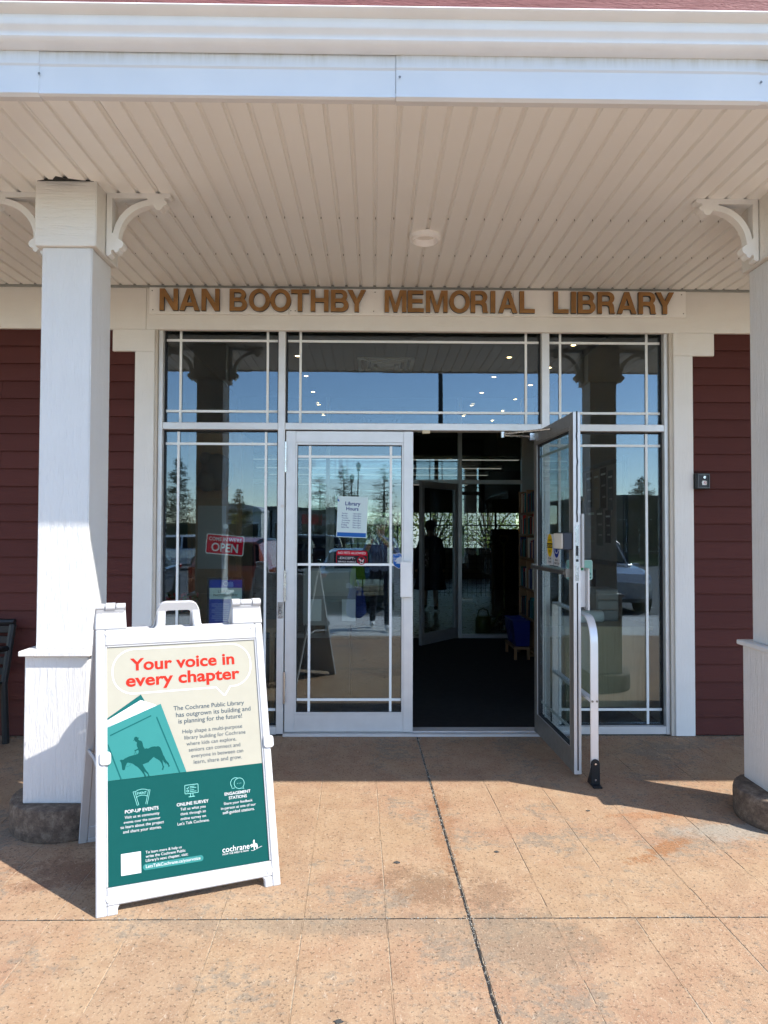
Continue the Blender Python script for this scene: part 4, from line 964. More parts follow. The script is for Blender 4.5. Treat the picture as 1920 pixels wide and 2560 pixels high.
# ============================================================ INTERIOR
M_ifloor = simple('library_floor_vinyl', (.10, .10, .10), .3, var=.15, nscale=3)
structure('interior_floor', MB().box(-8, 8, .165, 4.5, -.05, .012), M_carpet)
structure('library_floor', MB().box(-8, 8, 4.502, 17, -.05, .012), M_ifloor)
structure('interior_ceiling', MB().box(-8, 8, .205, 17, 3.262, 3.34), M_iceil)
q = MB(); q.box(-1.95, -1.85, .205, 4.5, .012, 3.26); structure('vestibule_wall_left', q, M_iwall)
q = MB(); q.box(2.17, 2.27, .205, 4.5, .012, 3.26); structure('vestibule_wall_right', q, M_iwall)
q = MB(); q.box(-8, -7.9, .205, 17, .012, 3.26); structure('library_wall_left', q, M_iwall)
q = MB(); q.box(7.9, 8, .205, 17, .012, 3.26); structure('library_wall_right', q, M_iwall)
q = MB(); q.box(-7.9, 7.9, 16.6, 16.8, .012, .93); q.box(-7.9, 7.9, 16.6, 16.8, 2.0, 3.26); q.box(-7.9, -.3, 16.6, 16.8, .93, 2.0); q.box(6, 7.9, 16.6, 16.8, .93, 2.0)
bw = structure('library_wall_back', q, M_iwall)
q = MB()
for k in range(7): q.box(-.3 + k, -.25 + k, 16.63, 16.7, .93, 2.0)
q.box(-.3, 6, 16.64, 16.69, 1.60, 1.64)
o = structure('window_bars', q, M_black, bw)
structure('window_glass', MB().box(-.3, 6, 16.66, 16.665, .93, 2.0), M_glass, bw)
# inner glazed screen with its own doors
isf = thing('inner_glass_screen', 'inner glazed vestibule screen with grey frames and an open door, behind the entrance', 'glass screen', (.1, 4.55, 0))
Y0, Y1 = 4.51, 4.60
M_ifr = simple('inner_frame_grey', (.42, .42, .42), .4, .4)
for n, x0, x1, z0, z1 in (('sill_rail', 1.19, 2.0, .013, .062), ('jamb', 2.0, 2.17, .013, 3.26), ('mullion', 1.135, 1.188, .013, 3.26), ('transom_bar', 1.19, 1.999, 2.09, 2.145), ('transom_bar', -.60, 1.134, 2.09, 2.145), ('mullion', -.65, -.602, .013, 3.26), ('transom_bar', -1.85, -.652, 2.09, 2.145), ('sill_rail', -1.85, -.652, .013, .062)):
    part(n, MB().box(x0, x1, Y0, Y1, z0, z1), M_ifr, isf, .002)
for x0, x1, z0, z1 in ((1.19, 2.0, .063, 2.089), (1.19, 2.0, 2.146, 3.258), (-.60, 1.134, 2.146, 3.258), (-1.85, -.652, .063, 2.089), (-1.85, -.652, 2.146, 3.258)):
    part('glass_pane', MB().box(x0 + .001, x1 - .001, 4.55, 4.556, z0, z1), M_glass, isf)
def inner_door(hx, sgn, ang, lab):
    d = bpy.data.objects.new('door', None); COL.objects.link(d); d.parent = isf; d.location = (hx - .1, -.03, 0); d.rotation_euler = (0, 0, ang); d['label'] = lab
    for n, a, b, z0, z1 in (('stile', 0, .065, .02, 2.085), ('stile', .80, .865, .02, 2.085), ('top_rail', .0652, .7998, 2.0, 2.085), ('bottom_rail', .0652, .7998, .02, .16)):
        link(n, MB().box(min(sgn * a, sgn * b), max(sgn * a, sgn * b), 0, .044, z0, z1).mesh(n, M_ifr, bevel=.002), d)
    link('glass_pane', MB().box(min(sgn * .0654, sgn * .7996), max(sgn * .0654, sgn * .7996), .018, .024, .16, 2.0).mesh('glass_pane', M_glass), d)
    link('pull_handle', MB().box(min(sgn * .78, sgn * .85), max(sgn * .78, sgn * .85), -.05, -.042, .99, 1.23).mesh('pull_handle', M_chrome), d)
inner_door(1.132, -1, R(52), 'open inner door leaf'); inner_door(-.60, 1, R(0), 'closed inner door leaf')
# bookcase with books
bc = thing('bookcase', 'pine bookcase full of books against the vestibule wall behind the open door', 'bookcase', (1.95, 3.0, 0))
YA, YB = 2.66, 3.55
for y in (YA, 3.10, YB - .02): part('side_panel', MB().box(1.76, 2.15, y, y + .022, .013, 1.93), M_pine, bc)
SH = [.10, .45, .78, 1.13, 1.40, 1.65]
for zz in SH:
    part('shelf', MB().box(1.762, 2.15, YA + .0225, 3.0995, zz, zz + .02), M_pine, bc); part('shelf', MB().box(1.762, 2.15, 3.1225, YB - .0205, zz, zz + .02), M_pine, bc)
part('back_panel', MB().box(2.151, 2.165, YA, YB + .002, .013, 1.93), M_pine, bc)
bcols = {'dark red': (.30, .025, .025), 'black': (.02, .02, .025), 'navy': (.02, .03, .12), 'grey': (.4, .4, .4), 'cream': (.7, .65, .52), 'green': (.03, .10, .05), 'bright red': (.6, .04, .04), 'brown': (.12, .06, .03), 'teal': (.02, .15, .17)}
bm_ = {k: simple('book_' + k.replace(' ', '_'), v, .55) for k, v in bcols.items()}
ordn = ['first', 'second', 'third', 'fourth', 'fifth', 'sixth', 'seventh', 'eighth', 'ninth', 'tenth', 'eleventh', 'twelfth', 'thirteenth', 'fourteenth', 'fifteenth', 'sixteenth', 'seventeenth', 'eighteenth', 'nineteenth', 'twentieth']
shn = ['lowest', 'second-lowest', 'third-lowest', 'third', 'second', 'top']
for si in range(1, 6):
    for bay, (ya, yb) in (('far', (3.525, 3.128)), ('near', (3.094, 2.69))):
        y = ya; k = 0
        while y > yb + .03 and k < 16:
            w = random.uniform(.022, .046); h = random.uniform(.17, .235); dpt = random.uniform(.15, .21); c = random.choice(list(bcols))
            z0 = SH[si] + .0205; xf = 1.766 + random.uniform(0, .02)
            solo('book', MB().box(xf, xf + dpt, y - w + .001, y, z0, z0 + h), bm_[c], '%s book, %s from far end, %s shelf, %s bay of the bookcase' % (c, ordn[k], shn[si], bay), 'book', (xf, y, z0), 'books in the pine bookcase', .003)
            y -= w; k += 1
for k, (y, lab) in enumerate(((3.30, 'bright blue plastic bin at the far end of the bookcase'), (3.02, 'bright blue plastic bin full of papers at the near end of the bookcase'))):
    b = thing('storage_bin', lab, 'bin', (1.66, y, .14), 'blue bins by the bookcase')
    q = MB(); q.add([(1.60, y - .10, .16), (1.75, y - .10, .16), (1.75, y + .10, .16), (1.60, y + .10, .16), (1.56, y - .125, .44), (1.755, y - .125, .44), (1.755, y + .125, .44), (1.56, y + .125, .44)], [(0, 3, 2, 1), (0, 1, 5, 4), (1, 2, 6, 5), (2, 3, 7, 6), (3, 0, 4, 7)])
    part('tub', q, simple('bin_blue_%d' % k, (.005, .014, .15), .4), b); part('rim', MB().tube([(1.56, y - .125, .44), (1.755, y - .125, .44), (1.755, y + .125, .44), (1.56, y + .125, .44), (1.56, y - .125, .44)], .008, 6), MATS['bin_blue_%d' % k], b)
st = thing('bin_stand', 'low pine stand under the blue bins', 'stand', (1.66, 3.15, 0))
part('top', MB().box(1.57, 1.752, 2.88, 3.45, .13, .155), M_pine, st)
for x in (1.575, 1.72):
    for y in (2.89, 3.41): part('leg', MB().box(x, x + .03, y, y + .03, .013, .129), M_pine, st)
# watering can and tools behind the inner screen
wc = thing('watering_can', 'yellow-green watering can on the floor behind the inner glass', 'watering can', (1.55, 5.0, .012))
M_wc = simple('can_plastic', (.09, .10, .015), .4)
part('body', MB().lathe([(.0, .013), (.105, .013), (.115, .03), (.105, .22), (.09, .25), (.0, .25)], (1.55, 5.0, 0), 20), M_wc, wc, 0, True)
part('handle', MB().tube([(1.47, 5.0, .24), (1.49, 5.0, .33), (1.55, 5.0, .36), (1.61, 5.0, .33), (1.63, 5.0, .24)], .011, 8), M_wc, wc, 0, True)
part('spout', MB().tube([(1.64, 5.0, .06), (1.74, 5.0, .22), (1.80, 5.0, .31)], [.022, .016, .012], 8), M_wc, wc, 0, True)
part('rose', MB().tube([(1.80, 5.0, .31), (1.82, 4.99, .335)], [.02, .045], 12), M_wc, wc, 0, True)
for k, (x, c, lab) in enumerate(((1.86, (.12, .10, .015), 'yellow-handled shovel leaning behind the inner glass'), (1.70, (.12, .08, .04), 'wooden-handled rake leaning behind the inner glass'))):
    tl = thing('garden_tool', lab, 'garden tool', (x, 5.1, .012), 'garden tools behind the glass')
    part('shaft', MB().tube([(x, 5.05, .25), (x + .03, 5.25, 1.25)], .016, 8), simple('shaft_%d' % k, c, .5), tl, 0, True)
    if k == 0:
        part('grip', MB().tube([(x + .03, 5.25, 1.25), (x - .03, 5.27, 1.32), (x - .02, 5.29, 1.38), (x + .08, 5.29, 1.38), (x + .09, 5.27, 1.32), (x + .03, 5.25, 1.25)], .012, 6), MATS['shaft_0'], tl, 0, True)
        part('blade', MB().prism([(-.10, .25), (.10, .25), (.10, .06), (.06, .015), (-.06, .015), (-.10, .06)], lambda p, r, u: (x + p, 5.05 + u - r * .08, r), -.004, .004), M_chrome, tl)
    else:
        part('head', MB().box(x - .18, x + .18, 5.03, 5.06, .22, .25), M_bmetal, tl)
        for j in range(9): part('tine', MB().tube([(x - .17 + j * .0425, 5.045, .22), (x - .17 + j * .0425, 5.03, .06)], .005, 5), M_bmetal, tl)
gr_ = thing('display_rack', 'black wire grid display rack in front of the library back windows', 'rack', (2.1, 10.5, 0))
for k in range(15): part('wire', MB().tube([(1.35 + k * .10, 10.5, .02), (1.35 + k * .10, 10.5, 1.95)], .008, 4), M_black, gr_)
for k in range(18): part('wire', MB().tube([(1.35, 10.49, .1 + k * .105), (2.75, 10.49, .1 + k * .105)], .008, 4), M_black, gr_)
ct = thing('service_desk', 'dark service desk across the library floor beyond the inner screen', 'desk', (1.0, 13, 0))
part('front', MB().box(-3.0, .4, 13.0, 13.1, .013, 1.05), M_dark, ct); part('top', MB().box(-3.05, .45, 12.95, 13.7, 1.051, 1.09), M_dark, ct)
for k, x in enumerate((2.9, 4.0, -4.5)):
    s_ = thing('book_stack', ['dark library shelving right of the wire rack', 'dark library shelving far right inside', 'dark library shelving far left inside'][k], 'shelving', (x, 12.5, 0), 'library shelving')
    part('carcass', MB().box(x, x + .9, 12.3, 12.7, .013, 1.5), M_dark, s_)
    for zz in (.3, .6, .9, 1.2): part('shelf', MB().box(x + .02, x + .88, 12.2, 12.2995, zz, zz + .02), M_dark, s_)
# lights
lab_rows = ['left', 'middle', 'right']
cl = 0
for x, r_ in ((-.80, 'left'), (1.40, 'middle'), (1.93, 'right')):
    for k in range(6):
        yy = 1.3 + k * .95 + (.0 if x < 1.9 else .45)
        if x > 1.9 and yy < 1.0: continue
        d = thing('ceiling_downlight', 'lit round downlight in the %s row inside, %s from the entrance' % (r_, ordn[k]), 'downlight', (x, yy, 3.25), 'downlights in the vestibule ceiling')
        part('trim_ring', MB().lathe([(.024, -.001), (.034, -.006), (.038, 0)], (x, yy, 3.261), 20), M_alum, d)
        part('lens', MB().lathe([(0, -.0025), (.021, -.0025)], (x, yy, 3.261), 16), E_lamp, d); cl += 1
for k in range(5):
    yy = 7.6 + k * 1.75
    d = thing('strip_light', 'long suspended strip light across the library, %s from the entrance' % ordn[k], 'strip light', (.2, yy, 2.7), 'suspended strip lights')
    part('housing', MB().box(-2.4, 2.6, yy - .05, yy + .05, 2.725, 2.79), M_alum, d); part('tube_lens', MB().box(-2.38, 2.58, yy - .04, yy + .04, 2.715, 2.7245), E_tube, d)
    for x in (-2.0, 2.2): part('hanger', MB().tube([(x, yy, 2.79), (x, yy, 3.261)], .004, 4), M_black, d)
ac = thing('ceiling_diffuser', 'square white air diffuser in the vestibule ceiling', 'air vent', (.12, 2.6, 3.25))
for k in range(4): 
    r0 = .30 - k * .07
    q = MB()
    for a in ((-r0, r0, -r0, -r0 + .035), (-r0, r0, r0 - .035, r0), (-r0, -r0 + .035, -r0 + .0355, r0 - .0355), (r0 - .035, r0, -r0 + .0355, r0 - .0355)): q.box(.12 + a[0], .12 + a[1], 2.6 + a[2], 2.6 + a[3], 3.245 - .006 * k, 3.2615)
    part('vane_ring', q, M_paper, ac)
# notice board on the right-hand vestibule wall
nbd = thing('notice_board', 'dark-framed notice board covered in posters on the right vestibule wall', 'notice board', (2.16, 1.9, 1.17))
part('panel', MB().box(2.150, 2.169, 1.0, 2.85, 1.19, 2.06), simple('board_grey', (.24, .235, .22), .8), nbd)
q = MB(); q.box(2.135, 2.169, .955, .999, 1.145, 2.105); q.box(2.135, 2.169, 2.851, 2.9, 1.145, 2.105); q.box(2.136, 2.169, .9995, 2.8505, 2.0605, 2.105); q.box(2.136, 2.169, .9995, 2.8505, 1.145, 1.1895)
part('board_frame', q, simple('board_frame_dark', (.04, .042, .045), .4), nbd, .006)
pst = [(1.55, 1.86, .17, .38, 'black poster with white heading', P_blk), (1.76, 1.85, .17, .38, 'tan poster', simple('poster_tan', (.32, .26, .18), .7)), (1.99, 1.84, .19, .40, 'dark poster with a green foot', flat('poster_charcoal', (.05, .05, .05))), (1.35, 1.83, .14, .36, 'slate poster', flat('poster_slate', (.07, .09, .11))), (1.42, 1.50, .15, .30, 'dark narrow poster', flat('poster_night', (.03, .035, .05))), (1.66, 1.50, .19, .36, 'black and white schedule poster', flat('poster_sched', (.11, .12, .12))), (1.92, 1.45, .24, .48, 'pale poster with pink blocks', flat('poster_pale', (.32, .28, .27))), (2.35, 1.55, .30, .60, 'large pale flyer', flat('poster_flyer', (.36, .36, .34)))]
for y, zc, w, h, lab, mt in pst:
    p = thing('poster', lab + ' pinned to the notice board inside', 'poster', (2.148, y, zc - h / 2), 'posters on the notice board')
    part('sheet', MB().box(2.1475, 2.1495, y - w / 2, y + w / 2, zc - h / 2, zc + h / 2), mt, p)
    for j in range(3):
        zz = zc + h / 2 - .05 - j * h * .28
        part('print_block', MB().box(2.1466, 2.1474, y - w * .38, y + w * (.38 - .12 * j), zz - h * .05, zz), P_grey if j else M_paper, p)
# desk in the right window
dk = thing('desk', 'pale oak desk standing with its back panel against the right window', 'desk', (1.65, .5, 0))
part('back_panel', MB().box(1.45, 2.09, .30, .32, .13, .705), M_wood, dk); part('top', MB().box(1.44, 2.12, .295, .95, .7055, .735), M_wood, dk)
for x in (1.46, 2.05): part('leg', MB().box(x, x + .03, .33, .93, .013, .705), M_wood, dk)
tb = solo('white_tube', MB().tube([(1.60, .50, .785), (1.80, .52, .785)], .048, 20), M_paper, 'white tube lying on the oak desk in the right window', 'tube', (1.6, .5, .736), None, .004)
dw = thing('drawer_unit', 'small grey three-drawer unit on the oak desk', 'drawer unit', (1.86, .75, .736))
part('case', MB().box(1.78, 1.96, .60, .90, .7365, .99), P_grey, dw, .004)
for k in range(3): part('drawer', MB().box(1.79, 1.95, .585, .5995, .748 + .08 * k, .82 + .08 * k), simple('drawer_front_%d' % k, (.40, .39, .37), .5), dw, .003)
pf = thing('picture_frame', 'dark framed leaflet rack on the wall under the notice board', 'frame', (2.15, 2.2, .8))
part('back', MB().box(2.15, 2.169, 1.85, 2.45, .75, 1.08), M_dark, pf); part('leaflet', MB().box(2.142, 2.1495, 2.0, 2.17, .82, 1.02), M_paper, pf); part('leaflet', MB().box(2.142, 2.1495, 2.2, 2.37, .80, 1.0), P_grey, pf)
# left window: framed notice, cabinet, flowers, dark sculpture
fn = plane(-1.073, .10, .925, 0)
t = thing('framed_notice', 'dark framed blue notice headed LIBRARY PHOTOGRAPHY low in the left window', 'notice', (-1.073, .27, .66))
part('frame', MB().prism([(-.135, -.185), (.135, -.185), (.135, .185), (-.135, .185)], lambda p, r, u: fn(p, r, u), -.016, 0), M_black, t, .002)
deco(t, 'sheet', flat('notice_blue', (.022, .055, .36)), fn, 2, [[(-.118, -.172), (.118, -.172), (.118, .170), (-.118, .170)]])
deco(t, 'photo_band', flat('photo_sage', (.45, .56, .56)), fn, 3, [[(-.117, .030), (.117, .030), (.117, .112), (-.117, .112)]])
deco(t, 'heading', P_blk, fn, 4, texts=[('LIBRARY', -.055, .055, .078, .008, None, .018), ('PHOTOGRAPHY', -.088, .088, .050, .008, None, .018)])
deco(t, 'body_lines', flat('photo_body', (.40, .48, .70)), fn, 3, strokes=[([(-.10 + .02 * (k % 3 == 2), -.005 - .0145 * k), (.10 - .02 * (k % 3 == 2), -.005 - .0145 * k)], .0045, False) for k in range(9)] + [(arc(0, .142, .016, 0, 345, 16), .003, True)], texts=[('THANK YOU', -.04, .04, -.155, .004)])
tbl = thing('window_table', 'low pine table behind the left window carrying the framed notice', 'table', (-1.15, .45, 0))
part('top', MB().box(-1.80, -.72, .20, .70, .700, .735), M_pine, tbl)
for x in (-1.78, -.77):
    for y in (.22, .65): part('leg', MB().box(x, x + .035, y, y + .035, .013, .6995), M_pine, tbl)
cb = thing('tall_cabinet', 'tall brown wooden cabinet inside behind the left window', 'cabinet', (-1.45, 1.7, 0))
part('case', MB().box(-1.72, -1.22, 1.5, 2.1, .013, 2.35), M_pine, cb, .004); part('door_panel', MB().box(-1.68, -1.27, 1.482, 1.4995, .10, 1.75), make_wood('cabinet_door', (.19, .11, .05), (.24, .14, .07)), cb, .004)
part('paper_sheet', MB().box(-1.62, -1.36, 1.478, 1.4815, 1.1, 1.68), P_grey, cb)
sc_ = thing('wall_sculpture', 'dark rounded animal-head sculpture mounted high on the wooden cabinet', 'sculpture', (-1.5, 1.4, 1.9))
def blob(name, prof_pts, parent, mat):
    q = MB()
    for (c, r0) in prof_pts:
        n1, n2 = 12, 8; vs = []; fs = []
        for i in range(n2 + 1):
            th0 = math.pi * i / n2
            for k in range(n1):
                ph = 2 * math.pi * k / n1; vs.append((c[0] + r0[0] * math.sin(th0) * math.cos(ph), c[1] + r0[1] * math.sin(th0) * math.sin(ph), c[2] + r0[2] * math.cos(th0)))
        for i in range(n2):
            for k in range(n1): fs.append((i * n1 + k, i * n1 + (k + 1) % n1, (i + 1) * n1 + (k + 1) % n1, (i + 1) * n1 + k))
        q.add(vs, fs)
    return part(name, q, mat, parent, 0, True)
M_sculpt = simple('sculpture_dark', (.05, .047, .043), .6, bumps=.4, bscale=30)
blob('head', [((-1.42, 1.36, 1.98), (.15, .10, .17)), ((-1.50, 1.33, 1.90), (.10, .09, .10)), ((-1.52, 1.35, 2.10), (.06, .07, .06))], sc_, M_sculpt)
fp = thing('flower_box', 'wooden box of red flowers on the pine table in the left window', 'flower box', (-1.5, .4, .735))
part('box', MB().box(-1.70, -1.35, .30, .52, .7355, .84), M_pine, fp, .003)
q = MB()
for k in range(260):
    c = Vector((random.uniform(-1.70, -1.35), random.uniform(.29, .53), random.uniform(.83, .95))); d1 = Vector((random.gauss(0, 1), random.gauss(0, 1), random.gauss(0, 1))).normalized(); d2 = d1.orthogonal().normalized()
    q.add([c, c + d1 * .025 + d2 * .012, c + d1 * .04, c + d1 * .025 - d2 * .012], [(0, 1, 2, 3)]); q.mi[-1] = 0 if random.random() < .5 else 1
o = part('blossom', q, [L_red, L_green], fp); o['kind'] = 'stuff'
pb = thing('leaflet_stand', 'grey leaflet stand with printed sheets just inside the closed door', 'leaflet stand', (-.35, 1.2, 0))
part('board', MB().box(-.62, -.16, 1.2, 1.22, .62, 1.12), P_grey, pb)
for k, (x, zz) in enumerate(((-.58, .66), (-.42, .66), (-.28, .66))): part('leaflet', MB().box(x, x + .12, 1.185, 1.199, zz, zz + .19), M_paper if k != 1 else P_grey, pb)
part('sheet', MB().box(-.58, -.22, 1.19, 1.1995, .88, 1.10), simple('sheet_warm', (.5, .48, .44), .7), pb)
for x in (-.60, -.20): part('leg', MB().tube([(x, 1.21, .013), (x, 1.21, .63)], .012, 6), M_bmetal, pb)

# ============================================================ STREET BEHIND THE VIEWER (seen mirrored in the glass)
def wheel(parent, x, y, z, r, wdt):
    prof = [(r * .62, -wdt / 2), (r * .9, -wdt / 2), (r, -wdt / 3), (r, wdt / 3), (r * .9, wdt / 2), (r * .62, wdt / 2)]
    w = bpy.data.objects.new('wheel', None); COL.objects.link(w); w.parent = parent; w.location = (x, y, z); w.empty_display_size = .1
    link('tyre', MB().lathe(prof, (0, 0, 0), 24, 'X').mesh('tyre', M_gasket, smooth=True), w)
    q = MB(); q.lathe([(r * .60, -wdt * .42), (r * .60, wdt * .42)], (0, 0, 0), 20, 'X')
    for k in range(5):
        a = k * 2 * math.pi / 5
        q.tube([(0, .05 * math.cos(a), .05 * math.sin(a)), (wdt * .44 * (1 if x > 0 else -1), r * .55 * math.cos(a), r * .55 * math.sin(a))], .03, 5)
    link('rim', q.mesh('rim', M_chrome, smooth=True), w)
def car(label, col, suv, loc, rz, cname='car'):
    """local: nose towards +y, length about 4.5 m"""
    t = thing('parked_car', label, 'car', loc, 'parked cars'); t.rotation_euler = (0, 0, rz)
    key = 'car_paint_' + ''.join('%02d' % int(c * 99) for c in col)
    if key not in MATS:
        mt = simple(key, col, .25, .3, var=.02); mt.node_tree.nodes['Principled BSDF'].inputs['Coat Weight'].default_value = .7
    paint = MATS[key]
    H = 1.68 if suv else 1.42; hb = .98 if suv else .88
    # stations: y, z bottom, z shoulder, z top, half width at shoulder, half width at top
    if suv: st = [(-2.28, .42, .80, .95, .74, .70), (-2.22, .30, .95, 1.05, .86, .70), (-2.05, .24, 1.02, H - .08, .90, .62), (-1.55, .22, 1.03, H, .92, .66), (-.5, .22, 1.02, H, .93, .68), (.35, .22, 1.0, H - .03, .93, .66), (.95, .22, 1.0, 1.08, .92, .78), (1.6, .24, .97, 1.03, .90, .76), (2.15, .30, .86, .92, .84, .68), (2.30, .40, .68, .74, .70, .55)]
    else: st = [(-2.30, .40, .74, .80, .70, .60), (-2.22, .28, .86, .94, .82, .66), (-1.75, .22, .92, 1.0, .87, .66), (-1.05, .20, .93, H - .05, .89, .58), (-.4, .20, .92, H, .90, .62), (.25, .20, .92, H - .02, .90, .61), (.95, .20, .91, 1.0, .89, .70), (1.6, .22, .86, .92, .87, .68), (2.15, .28, .74, .80, .80, .60), (2.30, .36, .58, .64, .66, .5)]
    rows = []
    for y, zb, zs, zt, ws, wt in st:
        pr = [(0, zb), (ws * .82, zb), (ws * .98, zb + .10), (ws, (zb + zs) / 2), (ws * .985, zs - .03), (ws * .96, zs), (wt + (ws * .96 - wt) * .12, zt - (zt - zs) * .12), (wt * .9, zt - .01), (0, zt + .015)]
        rows.append([(x, y, z) for x, z in pr] + [(-x, y, z) for x, z in pr[-2:0:-1]])
    n = len(rows[0]); body = MB(); win = {}
    for i in range(len(rows) - 1):
        for k in range(n):
            quad = [rows[i][k], rows[i][(k + 1) % n], rows[i + 1][(k + 1) % n], rows[i + 1][k]]
            cabin = (2 <= i <= 4) if suv else (3 <= i <= 4)
            if cabin and k in (5, n - 7 + 0): win.setdefault('side_window', []).append((quad, k)); body.add(quad, [(0, 1, 2, 3)]); continue
            if (i == 5 and k in (6, 7, 8, 9)) or (k in (7, 8) and i == 5): win.setdefault('windscreen', []).append((quad, k))
            if ((suv and i == 1) or (not suv and i == 2)) and k in (6, 7, 8, 9): win.setdefault('rear_window', []).append((quad, k))
            body.add(quad, [(0, 1, 2, 3)])
    body.add(rows[0], [list(range(n))]); body.add(rows[-1], [list(range(n))[::-1]])
    def lk(nm, mb, mt, sm=False, bev=0): return link(nm, mb.mesh(nm, mt, Vector((0, 0, 0)), bev, sm), t)
    lk('body', body, paint, True)
    for nm, lst in win.items():
        for quad, k in lst:
            c = sum((Vector(p) for p in quad), Vector()) / 4; nn = (Vector(quad[1]) - Vector(quad[0])).cross(Vector(quad[3]) - Vector(quad[0])).normalized()
            if nn.dot(c - Vector((0, 0, .8))) < 0: nn = -nn
            q = MB(); q.poly([c + (Vector(p) - c) * .90 + nn * .006 for p in quad])
            lk(nm, q, flat('car_glass', (.01, .012, .014), .08) if 'car_glass' not in MATS else MATS['car_glass'])
    wr = .36 if suv else .32
    for sx in (-1, 1):
        for y in (-1.38, 1.42): wheel(t, sx * .80, y, wr, wr, .22)
        for y in (-1.38, 1.42):
            lk('wheel_arch', MB().lathe([(wr + .05, -.005), (wr + .05, .005)], (sx * (.935 if suv else .905), y, wr + .02), 24, 'X'), M_gasket)
        lk('headlight', MB().box(min(sx * .5, sx * .76), max(sx * .5, sx * .76), 2.12, 2.24, .66, .80), M_paper, False, .02)
        lk('tail_light', MB().box(min(sx * .60, sx * .85), max(sx * .60, sx * .85), -2.27, -2.12, .80, 1.05 if suv else .92), simple('tail_red', (.35, .01, .01), .2) if 'tail_red' not in MATS else MATS['tail_red'], False, .02)
        lk('mirror', MB().box(min(sx * .93, sx * 1.06), max(sx * .93, sx * 1.06), .55, .68, .98, 1.10), paint, False, .02)
    lk('bumper', MB().box(-.72, .72, -2.33, -2.22, .36, .52), M_gasket, False, .02)
    lk('number_plate', MB().box(-.16, .16, -2.345, -2.331, .60, .72), M_paper)
    return t
car('orange-red estate car parked with its tail to the library, mirrored in the left glass', (.42, .07, .02), True, (-3.1, -12.7, -.40), R(183))
car('dark blue saloon parked left of the red car, mirrored in the left glass', (.02, .035, .09), False, (-6.0, -12.3, -.40), R(-4))
car('dark green saloon parked behind the photographer, mirrored in the closed door', (.02, .06, .04), False, (-.45, -13.0, -.42), R(180))
car('silver-grey estate car parked at the right, mirrored in the right glass', (.30, .31, .33), True, (5.3, -12.4, -.40), R(2))
car('black estate car parked across the lot, mirrored above the green saloon', (.012, .012, .014), True, (-3.6, -27, -.45), R(90))
car('white van-like car parked far across the lot near the white building', (.6, .6, .6), True, (-9.5, -29, -.45), R(88))

def lamp_post(x, y, h, label, r=.05):
    t = thing('lamp_post', label, 'lamp post', (x, y, -.45), 'lamp posts')
    part('pole', MB().tube([(x, y, -.45), (x, y, h)], [r, r * .75], 10), M_bmetal, t, 0, True)
    part('base', MB().lathe([(.0, -.45), (.12, -.45), (.11, -.2), (.06, -.1), (.0, -.1)], (x, y, 0), 12), M_bmetal, t, 0, True)
    part('lantern', MB().lathe([(.0, h), (.09, h), (.14, h + .35), (.16, h + .37), (.03, h + .5), (.0, h + .52)], (x, y, 0), 8), M_bmetal, t)
lamp_post(1.36, -9.4, 6.6, 'tall dark lamp post just beyond the kerb, mirrored in the transom', .055)
lamp_post(-1.35, -37, 4.3, 'dark lamp post on the far lawn, nearer the middle tree')
lamp_post(-.95, -36, 4.9, 'dark lamp post on the far lawn, taller of the pair')
lamp_post(-10.2, -40, 3.6, 'dark lamp post beside the white building')

def conifer(name, label, x, y, z0, h, r, mat, n=26, dens=60, seed=1, sparse=1.0, group='trees across the car park'):
    rnd = random.Random(seed)
    t = thing(name, label, 'tree', (x, y, z0), group)
    tr = MB(); tr.tube([(x, y, z0 - .1), (x + .02, y, z0 + h * .5), (x, y, z0 + h * .98)], [h * .022 + .03, h * .013 + .02, .008], 7)
    cr = MB()
    for i in range(n):
        f = .12 + .86 * i / (n - 1); zz = z0 + h * f; L = r * (1 - f) ** .75 * rnd.uniform(.75, 1.15) + .08
        for k in range(rnd.randint(4, 6)):
            a = rnd.uniform(0, 6.283); d = Vector((math.cos(a), math.sin(a), rnd.uniform(-.15, .35)))
            p0 = Vector((x, y, zz)); p1 = p0 + d * L
            tr.tube([p0, (p0 + p1) / 2 + Vector((0, 0, -.03)), p1], [.02, .013, .005], 4, False)
            for j in range(int(dens * L / r * sparse) + 3):
                c = p0.lerp(p1, rnd.uniform(.15, 1.05)) + Vector((rnd.gauss(0, .07), rnd.gauss(0, .07), rnd.gauss(-.02, .06))) * (.6 + L)
                d1 = (d + Vector((rnd.gauss(0, .7), rnd.gauss(0, .7), rnd.gauss(0, .5)))).normalized(); d2 = d1.orthogonal().normalized(); s = rnd.uniform(.05, .11) * (.7 + h * .05)
                cr.add([c - d2 * s * .25, c + d1 * s - d2 * s * .1, c + d1 * s * 1.1 + d2 * s * .1, c + d2 * s * .25], [(0, 1, 2, 3)])
    part('trunk', tr, M_trunk, t); link('crown', cr.mesh('crown', mat, root_of(t), recalc=False), t)
